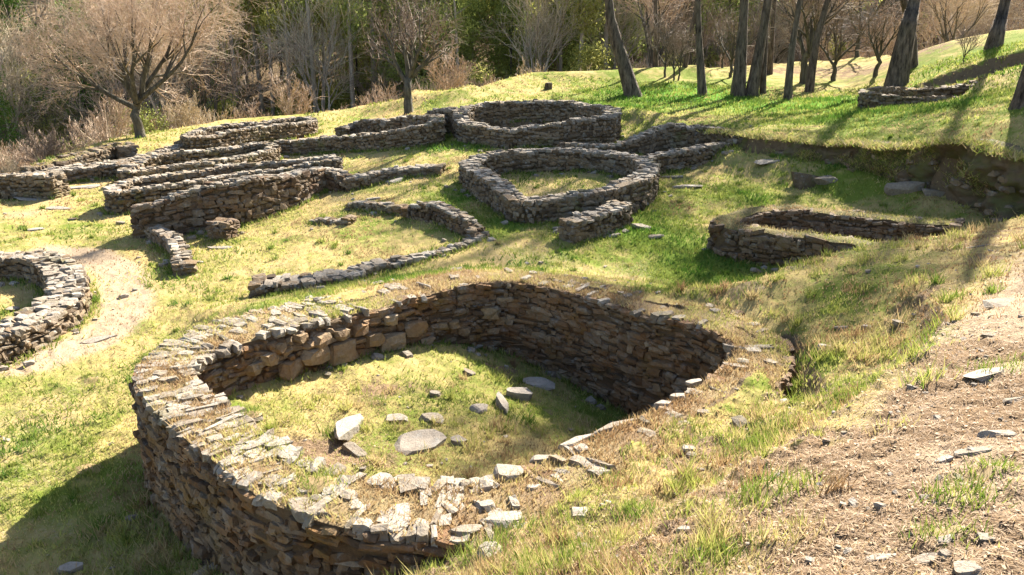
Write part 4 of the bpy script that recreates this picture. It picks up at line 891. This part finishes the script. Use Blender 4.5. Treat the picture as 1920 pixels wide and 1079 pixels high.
# --- dark pines on the terrace: trunk traced at its own distance, crown above the picture
def terrace_pine(label, px_pts, Y, w_px, h, seed, crown=True, crown_r=2.2, clumps=46, mat=None, name='pine_tree', dens=46, slope=None):
    r = np.random.default_rng(seed); b = hit(px_pts[0][0], px_pts[0][1], lambda x, y: H(x, y, False)) if Y is None else at_y(px_pts[0][0], px_pts[0][1], Y)
    b[2] = Hs(b[0], b[1]); Yb = b[1]; root = thing(name, label, 'tree', b, 0, 'dark trunked pines on the terrace'); pts = [np.zeros(3)]
    for px, py in px_pts[1:]: pts.append(at_y(px, py, Yb) - b)
    d = (pts[-1] - pts[-2]); d /= np.linalg.norm(d); d = d * .6 + np.array([0, 0, .4]); d /= np.linalg.norm(d); top = pts[-1]
    rest = max(2.0, h - top[2]); pts += [top + d * rest * .5, top + d * rest + np.array([0, 0, 0])]
    P = np.array(pts); P[0, 2] -= .15; n = 15; s = np.r_[0, np.cumsum(np.linalg.norm(np.diff(P, axis=0), axis=1))]; u = np.linspace(0, s[-1], n); Q, _ = resample(P, np.zeros(len(P)), False, .4)
    rad = w_px / FPX * np.linalg.norm(b - np.array([0, 0, CZ])) / 2; t = np.linspace(0, 1, len(Q)); rd = rad * (1 - .75 * t); rd[:3] *= np.array([1.25, 1.12, 1.04]); ta = Acc(); sweep(ta, Q, rd, 12, .5, .035, seed)
    if crown:
        ca = Acc(); f = r.uniform(.62, 1.0, clumps); base = np.stack([np.interp(f, t, Q[:, i]) for i in range(3)], 1); a = r.random(clumps) * 6.283; q = crown_r * np.sqrt(r.uniform(.1, 1, clumps)) * (1.2 - .9 * (f - .62) / .38)
        ctr = base + np.c_[q * np.cos(a), q * np.sin(a), q * .25]; tubes(ta, base, ctr, np.full(clumps, .045), np.full(clumps, .015), np.full(clumps, .5), 5)
        leaves(ca, ctr, dens, r, .32, (.26, .03), 0.0); build('crown', ca, M_needle, root)
    build('trunk', ta, mat or M_pine, root, True); return root
terrace_pine('curved dark pine leaning left, first of the terrace row', [(1190,180),(1166,112),(1149,52),(1141,-4)], None, 27, 13, 1)
terrace_pine('slim straight dark pine second in the terrace row', [(1318,178),(1312,100),(1308,-4)], None, 15, 12, 2, clumps=34)
terrace_pine('straight thick pine third in the terrace row', [(1384,179),(1391,80),(1396,-4)], None, 22, 13, 3)
terrace_pine('thick pine leaning right beside the straight thick pine', [(1408,179),(1425,90),(1441,-4)], None, 20, 13, 4)
terrace_pine('thin dark trunk tucked behind the right-leaning pine', [(1430,176),(1435,80),(1441,-4)], None, 10, 11, 5, clumps=20)
terrace_pine('thin farther trunk right of the leaning pine pair', [(1441,157),(1447,80),(1453,-4)], 36, 10, 12, 6, clumps=20)
terrace_pine('slender pine standing forward on the bright grass', [(1477,188),(1485,90),(1501,-4)], None, 13, 12, 7, clumps=30)
terrace_pine('forked-looking pine leaning right past the slender pine', [(1517,173),(1530,80),(1553,-4)], None, 14, 12, 8, clumps=30)
terrace_pine('big dark leaning pine beside the mound ring', [(1680,158),(1694,90),(1710,20),(1716,-6)], 29, 33, 19, 9, clumps=110, crown_r=3.0, dens=70)
terrace_pine('shorter dark trunk just right of the big leaning pine', [(1708,142),(1710,80),(1702,20),(1694,-6)], 31, 17, 17, 10, clumps=70, crown_r=2.6, dens=70)
terrace_pine('dark pine on top of the mound at the upper right', [(1866,70),(1876,36),(1887,-6)], 29.5, 23, 18, 11, clumps=100, crown_r=3.0, dens=70)
terrace_pine('crooked slim trunk left of the slim straight pine', [(1281,163),(1290,94),(1301,37),(1306,-5)], 36, 9, 11, 12, clumps=18)
terrace_pine('thin straight trunk farther back beside the leaning first pine', [(1228,170),(1229,80),(1230,-5)], 36, 9, 12, 13, clumps=18)
terrace_pine('tree trunk cut by the right edge of the picture', [(1926,204),(1936,150),(1955,60)], 17, 44, 8, 14, clumps=0, crown=False)
edge = [o for o in col.objects if o.get('label') == 'tree trunk cut by the right edge of the picture'][0]
sg = []; er = np.random.default_rng(66)
for k in range(7): grow(sg, er, np.array([.5 + .08 * k, 0, 4.0 + .6 * k]), rand_dir(er, np.array([0, 0, 1.]), 1.0), 2.8, .08, 0, 3, (5, 4, 3), (.7, .7, .7))
P0, P1, R0, R1, lv = seg_mesh(sg, .006); A = Acc(); tubes(A, P0, P1, R0, R1, np.full(len(P0), .5), 4); build('branches', A, M_twigd, edge)
# --- bare deciduous trees
def base_pt(px, py, Y): p = at_y(px, py, Y); return (p[0], p[1], Hs(p[0], p[1]) - .02)
oak = bare_tree('bare_oak', 'big spreading leafless oak on the left rim of the plateau', 'tree', (-12.95, 28.2, Hs(-12.95, 28.2)), 5.5, 41, .16, (6, 5, 5, 4, 3), (.65, .7, .75, .75, .7), 5, 1.35, 1.1, M_oak, M_twig, .0028, None, 9, .09, (.5, 1))
def tree_at(lb, px, py, Y, h, seed, tr, **k): return bare_tree('bare_tree', lb, 'tree', base_pt(px, py, Y), h, seed, tr, k.pop('kids', (5, 4, 4)), (.65, .7, .75), k.pop('maxlev', 3), h * .3, k.pop('spread', .9), M_oak, k.pop('twig', M_twigd), .0042, None, 5, .08, **k)
tree_at('leafless mossy tree on the ridge behind the far open oval', 766, 197, 29.5, 4.6, 51, .16, twig=M_twigd, kids=(7, 6, 5))
tree_at('branching bare oak among the terrace pines', 1505, 168, 33.5, 4.6, 52, .15, kids=(6, 5, 4))
tree_at('small bare tree on the leaf litter slope, left one', 1561, 163, 34, 3.0, 53, .1, kids=(6, 5, 4))
tree_at('small bare tree with a curved stem before the litter slope', 1640, 156, 32, 2.8, 54, .09, kids=(6, 5, 4))
tree_at('thin bare tree behind the third pine', 1368, 168, 35, 3.0, 55, .07)
tree_at('young leafless sapling left of the thin bare tree', 1352, 156, 38, 2.6, 56, .05)
tree_at('leafless sapling clump near the leaning first pine', 1245, 172, 34.5, 2.6, 57, .05, spread=.7)
tree_at('thin leaning sapling at the foot of the ridge', 1262, 175, 33.5, 2.2, 58, .04, spread=.7)
tree_at('slight sapling between the first two pines', 1271, 172, 34, 2.0, 59, .04)
tree_at('bare tree high behind the big leaning pine', 1605, 118, 40, 4.5, 60, .1, twig=M_twig)
tree_at('leafless sapling on the mound slope', 1810, 95, 28.5, 1.3, 61, .025)
tree_at('bare tree behind the mound at upper right', 1780, 85, 37, 4.5, 62, .1, twig=M_twig)

# --- thicket and woods beyond the rim
def shrub_proto(label, seed, h, twig, stems=9, kids=(6, 5, 4), name='bare_shrub', group='leafless shrubs in the thicket below the rim', budded=0):
    r = np.random.default_rng(seed); root = thing(name, label, 'shrub', (0, 0, 0), 0, group); sa, ca = Acc(), Acc(); segs = []
    for k in range(stems):
        a = r.random() * 6.283; t = r.uniform(.05, .75); grow(segs, r, np.array([.03 * math.cos(a), .03 * math.sin(a), -.1]), np.array([math.cos(a) * math.sin(t), math.sin(a) * math.sin(t), math.cos(t)]), h * r.uniform(.65, 1), .03, 0, 3, kids, (.5, .55, .6), .1, .2, .55, .2)
    P0, P1, R0, R1, lv = seg_mesh(segs, .008); t0 = lv == 0
    tubes(sa, P0[t0], P1[t0], R0[t0], R1[t0], r.random(t0.sum()), 4); tubes(ca, P0[~t0], P1[~t0], R0[~t0], R1[~t0], r.random((~t0).sum()), 3)
    if budded: leaves(ca, P1[lv >= 2][::2], budded, r, .12, (.09, .05), .1)
    build('stems', sa, M_twigp, root); build('crown', ca, twig, root); return root
ORD = 'first second third fourth fifth sixth seventh eighth ninth tenth eleventh twelfth thirteenth fourteenth fifteenth sixteenth seventeenth eighteenth nineteenth twentieth'.split()
ORD += ['twenty-' + w for w in ORD[:9]] + ['thirtieth'] + ['thirty-' + w for w in ORD[:9]]
def spread_copies(protos, spots, labels, scale=(.8, 1.25), seed=0):
    r = np.random.default_rng(seed); made = {}
    for i, (x, y) in enumerate(spots):
        k = i % len(protos); z = Hs(x, y) - .05; s = r.uniform(*scale); a = r.random() * 6.283
        if i < len(protos): o = protos[k]; o.location = (x, y, z); o.rotation_euler = (0, 0, a); o.scale = (s, s, s)
        else: o = dup(protos[k], (x, y, z), a, s)
        made.setdefault(labels(x, y, k), []).append((x / y, o))
    for lb, lst in made.items():
        for n_, (q, o) in enumerate(sorted(lst, key=lambda t: t[0])): o['label'] = (ORD[n_] + ' ' + lb) if len(lst) > 1 else lb.split(', from the')[0]
def bearing(x, y): return 960 + FPX * x / (y * CP + 1.2)
SH = [shrub_proto('s', 71, 2.3, M_twig), shrub_proto('s', 72, 2.0, M_twigp, 11), shrub_proto('s', 73, 2.7, M_twig, 8), shrub_proto('s', 74, 1.8, M_twigd, 12)]
def place(lo, hi, n, seed, d0, d1, mind=1.2):
    """spots below the plateau rim, spread between two bearings"""
    r = np.random.default_rng(seed); out = []; tries = 0
    while len(out) < n and tries < 6000:
        tries += 1; px = r.uniform(lo, hi); a = (px - 960) / FPX; Y = r.uniform(d0, d1); x = a * (Y * CP + 1.2); 
        if inside(np.array([x]), np.array([Y]), crest_poly)[0] or seg_dist(np.array([x]), np.array([Y]), crest)[0] < .8: continue
        if all((x - q[0]) ** 2 + (Y - q[1]) ** 2 > mind ** 2 for q in out): out.append((x, Y))
    return out
tones = ['pinkish leafless shrub', 'pale straw leafless shrub', 'tall pinkish leafless shrub', 'dark twiggy leafless shrub']
def sh_label(x, y, k):
    b = bearing(x, y); w = 'between green pines and bare oak, from the pines' if b < 250 else 'past the bare oak along the rim, from the oak' if b < 680 else 'behind the largest far ring, from the mossy tree' if b < 1150 else 'behind the terrace pines, from the curved pine' if b < 1680 else 'behind the mound, from the leaning pine'
    return tones[k] + ' ' + w
spots = place(-60, 480, 60, 81, 26, 46) + place(440, 1150, 40, 82, 33, 47) + place(1100, 1980, 56, 83, 39, 54)
spread_copies(SH, spots, sh_label, (.6, 1.0), 84)
BU = [shrub_proto('s', 76, 1.9, M_bud, 9, (5, 4, 3), 'budding_shrub', 'shrubs coming into pale green leaf', 1)]
spread_copies(BU, [(-16.5, 31), (-14.3, 31.5), (-20.5, 26), (-19, 28), (-3, 41), (9.5, 44)], lambda x, y, k: 'pale green budding shrub ' + ('left of the bare oak' if x < -15 else 'at the foot of the bare oak' if x < -10 else 'in the thicket behind the ridge' if x < 4 else 'in the thicket behind the pines'), (.8, 1.2), 85)
# bare trees standing in the thicket
BT = [bare_tree('bare_tree', 't', 'tree', (0, 0, 0), 6.5, 91, .12, (6, 5, 4), (.6, .65, .7), 3, 2.0, .75, M_oak, M_twig, .009, 'leafless trees in the woods below'), bare_tree('bare_tree', 't', 'tree', (0, 0, 0), 8.5, 92, .11, (7, 6, 5), (.5, .6, .7), 3, 2.6, .6, M_pale, M_twigp, .009, 'leafless trees in the woods below'), bare_tree('bare_tree', 't', 'tree', (0, 0, 0), 6, 93, .11, (6, 5, 4), (.6, .7, .7), 3, 1.8, .9, M_oak, M_twigd, .009, 'leafless trees in the woods below')]
bt_t = ['pinkish leafless tree', 'pale leafless tree', 'dark leafless tree']
def where(b): return 'beyond the bare oak, from the green pines' if b < 430 else 'between bare oak and mossy tree, from the oak' if b < 760 else 'above the largest far ring, from the mossy tree' if b < 1130 else 'behind the terrace pines, from the curved pine' if b < 1680 else 'behind the mound, from the leaning pine'
spread_copies(BT, place(-60, 450, 18, 94, 40, 60, 2.2) + place(450, 1150, 5, 95, 44, 60, 2.2) + place(1150, 1980, 30, 96, 44, 66, 2.0), lambda x, y, k: bt_t[k] + ' ' + where(bearing(x, y)), (.8, 1.3), 97)
# eucalypt wood on the slope opposite
GE = 'slender eucalypts on the wooded slope'
EU = [leafy_tree('eucalyptus_tree', 't', 'tree', (0, 0, 0), 16, 111, .18, .44, 1.6, 50, 95, (.24, .075), M_pale, M_euc, 'column', GE, .42, .7, .012),
      leafy_tree('eucalyptus_tree', 't', 'tree', (0, 0, 0), 18, 112, .20, .46, 1.5, 46, 95, (.24, .075), M_pale, M_euco, 'column', GE, .42, .7, .016),
      leafy_tree('eucalyptus_tree', 't', 'tree', (0, 0, 0), 11, 113, .12, .14, 1.8, 70, 110, (.24, .08), M_oak, M_euc, 'column', GE, .45, .5, .01),
      leafy_tree('eucalyptus_tree', 't', 'tree', (0, 0, 0), 16, 114, .17, .40, 1.4, 46, 120, (.24, .075), M_pale, M_euco, 'column', GE, .4, .7, .02)]
eu_t = ['olive green pale-stemmed eucalypt', 'tall yellowish pale-stemmed eucalypt', 'dense dark green bushy eucalypt', 'thin yellow-green eucalypt']
spread_copies(EU, place(390, 1180, 84, 115, 50, 76, 1.8) + place(1150, 1750, 40, 116, 54, 84, 2.0) + place(-60, 400, 26, 117, 62, 92, 2.4) + place(1700, 1980, 12, 118, 72, 96, 2.6), lambda x, y, k: eu_t[k] + ' ' + where(bearing(x, y)), (.8, 1.2), 119)
PN = [leafy_tree('pine_tree', 't', 'tree', (0, 0, 0), 9, 131, .14, .08, 2.2, 110, 60, (.26, .05), M_pine, M_needle, 'cone', 'dense green pines at the left of the wood', .38, 0, .01)]
spread_copies(PN, [(-26, 41), (-30, 43), (-29, 38), (-33, 47), (-24.5, 47), (-31, 52), (-22, 56), (-36, 40), (-8, 62), (4, 66)], lambda x, y, k: 'dense dark green bushy pine ' + ('at the edge of the wood, from the picture edge' if bearing(x, y) < 300 else 'high in the wood, from the bare oak'), (.75, 1.15), 132)
UN = [leafy_tree('evergreen_shrub', 't', 'shrub', (0, 0, 0), 3.4, 121, .05, .05, 1.3, 46, 90, (.2, .07), M_oak, M_euc, 'column', 'evergreen shrubs under the eucalypts', .34, .4, .03), leafy_tree('evergreen_shrub', 't', 'shrub', (0, 0, 0), 4.6, 122, .05, .05, 1.2, 46, 90, (.2, .07), M_oak, M_euco, 'column', 'evergreen shrubs under the eucalypts', .34, .4, .03)]
un_t = ['rounded deep green evergreen shrub', 'tall olive evergreen shrub']
spread_copies(UN, place(400, 1160, 34, 123, 44, 58, 1.8) + place(1160, 1700, 12, 124, 50, 60, 2.0) + place(-40, 380, 14, 125, 44, 60, 2.0), lambda x, y, k: un_t[k] + ' ' + where(bearing(x, y)), (.7, 1.2), 126)
# the wood farther up the slope reads as one mass
r = np.random.default_rng(141); A = Acc(); n = 1300; px = r.uniform(-400, 2300, n); Y = 90 + 100 * r.random(n) ** 1.4; xx = (px - 960) / FPX * (Y * CP + 1); zz = H(xx, Y, False)
ctr = np.c_[xx, Y, zz]; c2 = np.repeat(ctr, 16, 0); hh_ = r.random(len(c2)); c2 = c2 + np.c_[r.normal(0, 1.0, len(c2)) * (1.15 - hh_), r.normal(0, 1.0, len(c2)) * (1.15 - hh_), 2 + hh_ * 11]
leaves(A, c2, 12, r, .6, (.8, .4), .4); tubes(A, ctr, ctr + np.array([[0, 0, 10.]]), np.full(n, .12), np.full(n, .04), np.full(n, .9), 4)
tag(build('distant_wood', A, M_euc), kind='stuff')
print('objects', len(bpy.data.objects))
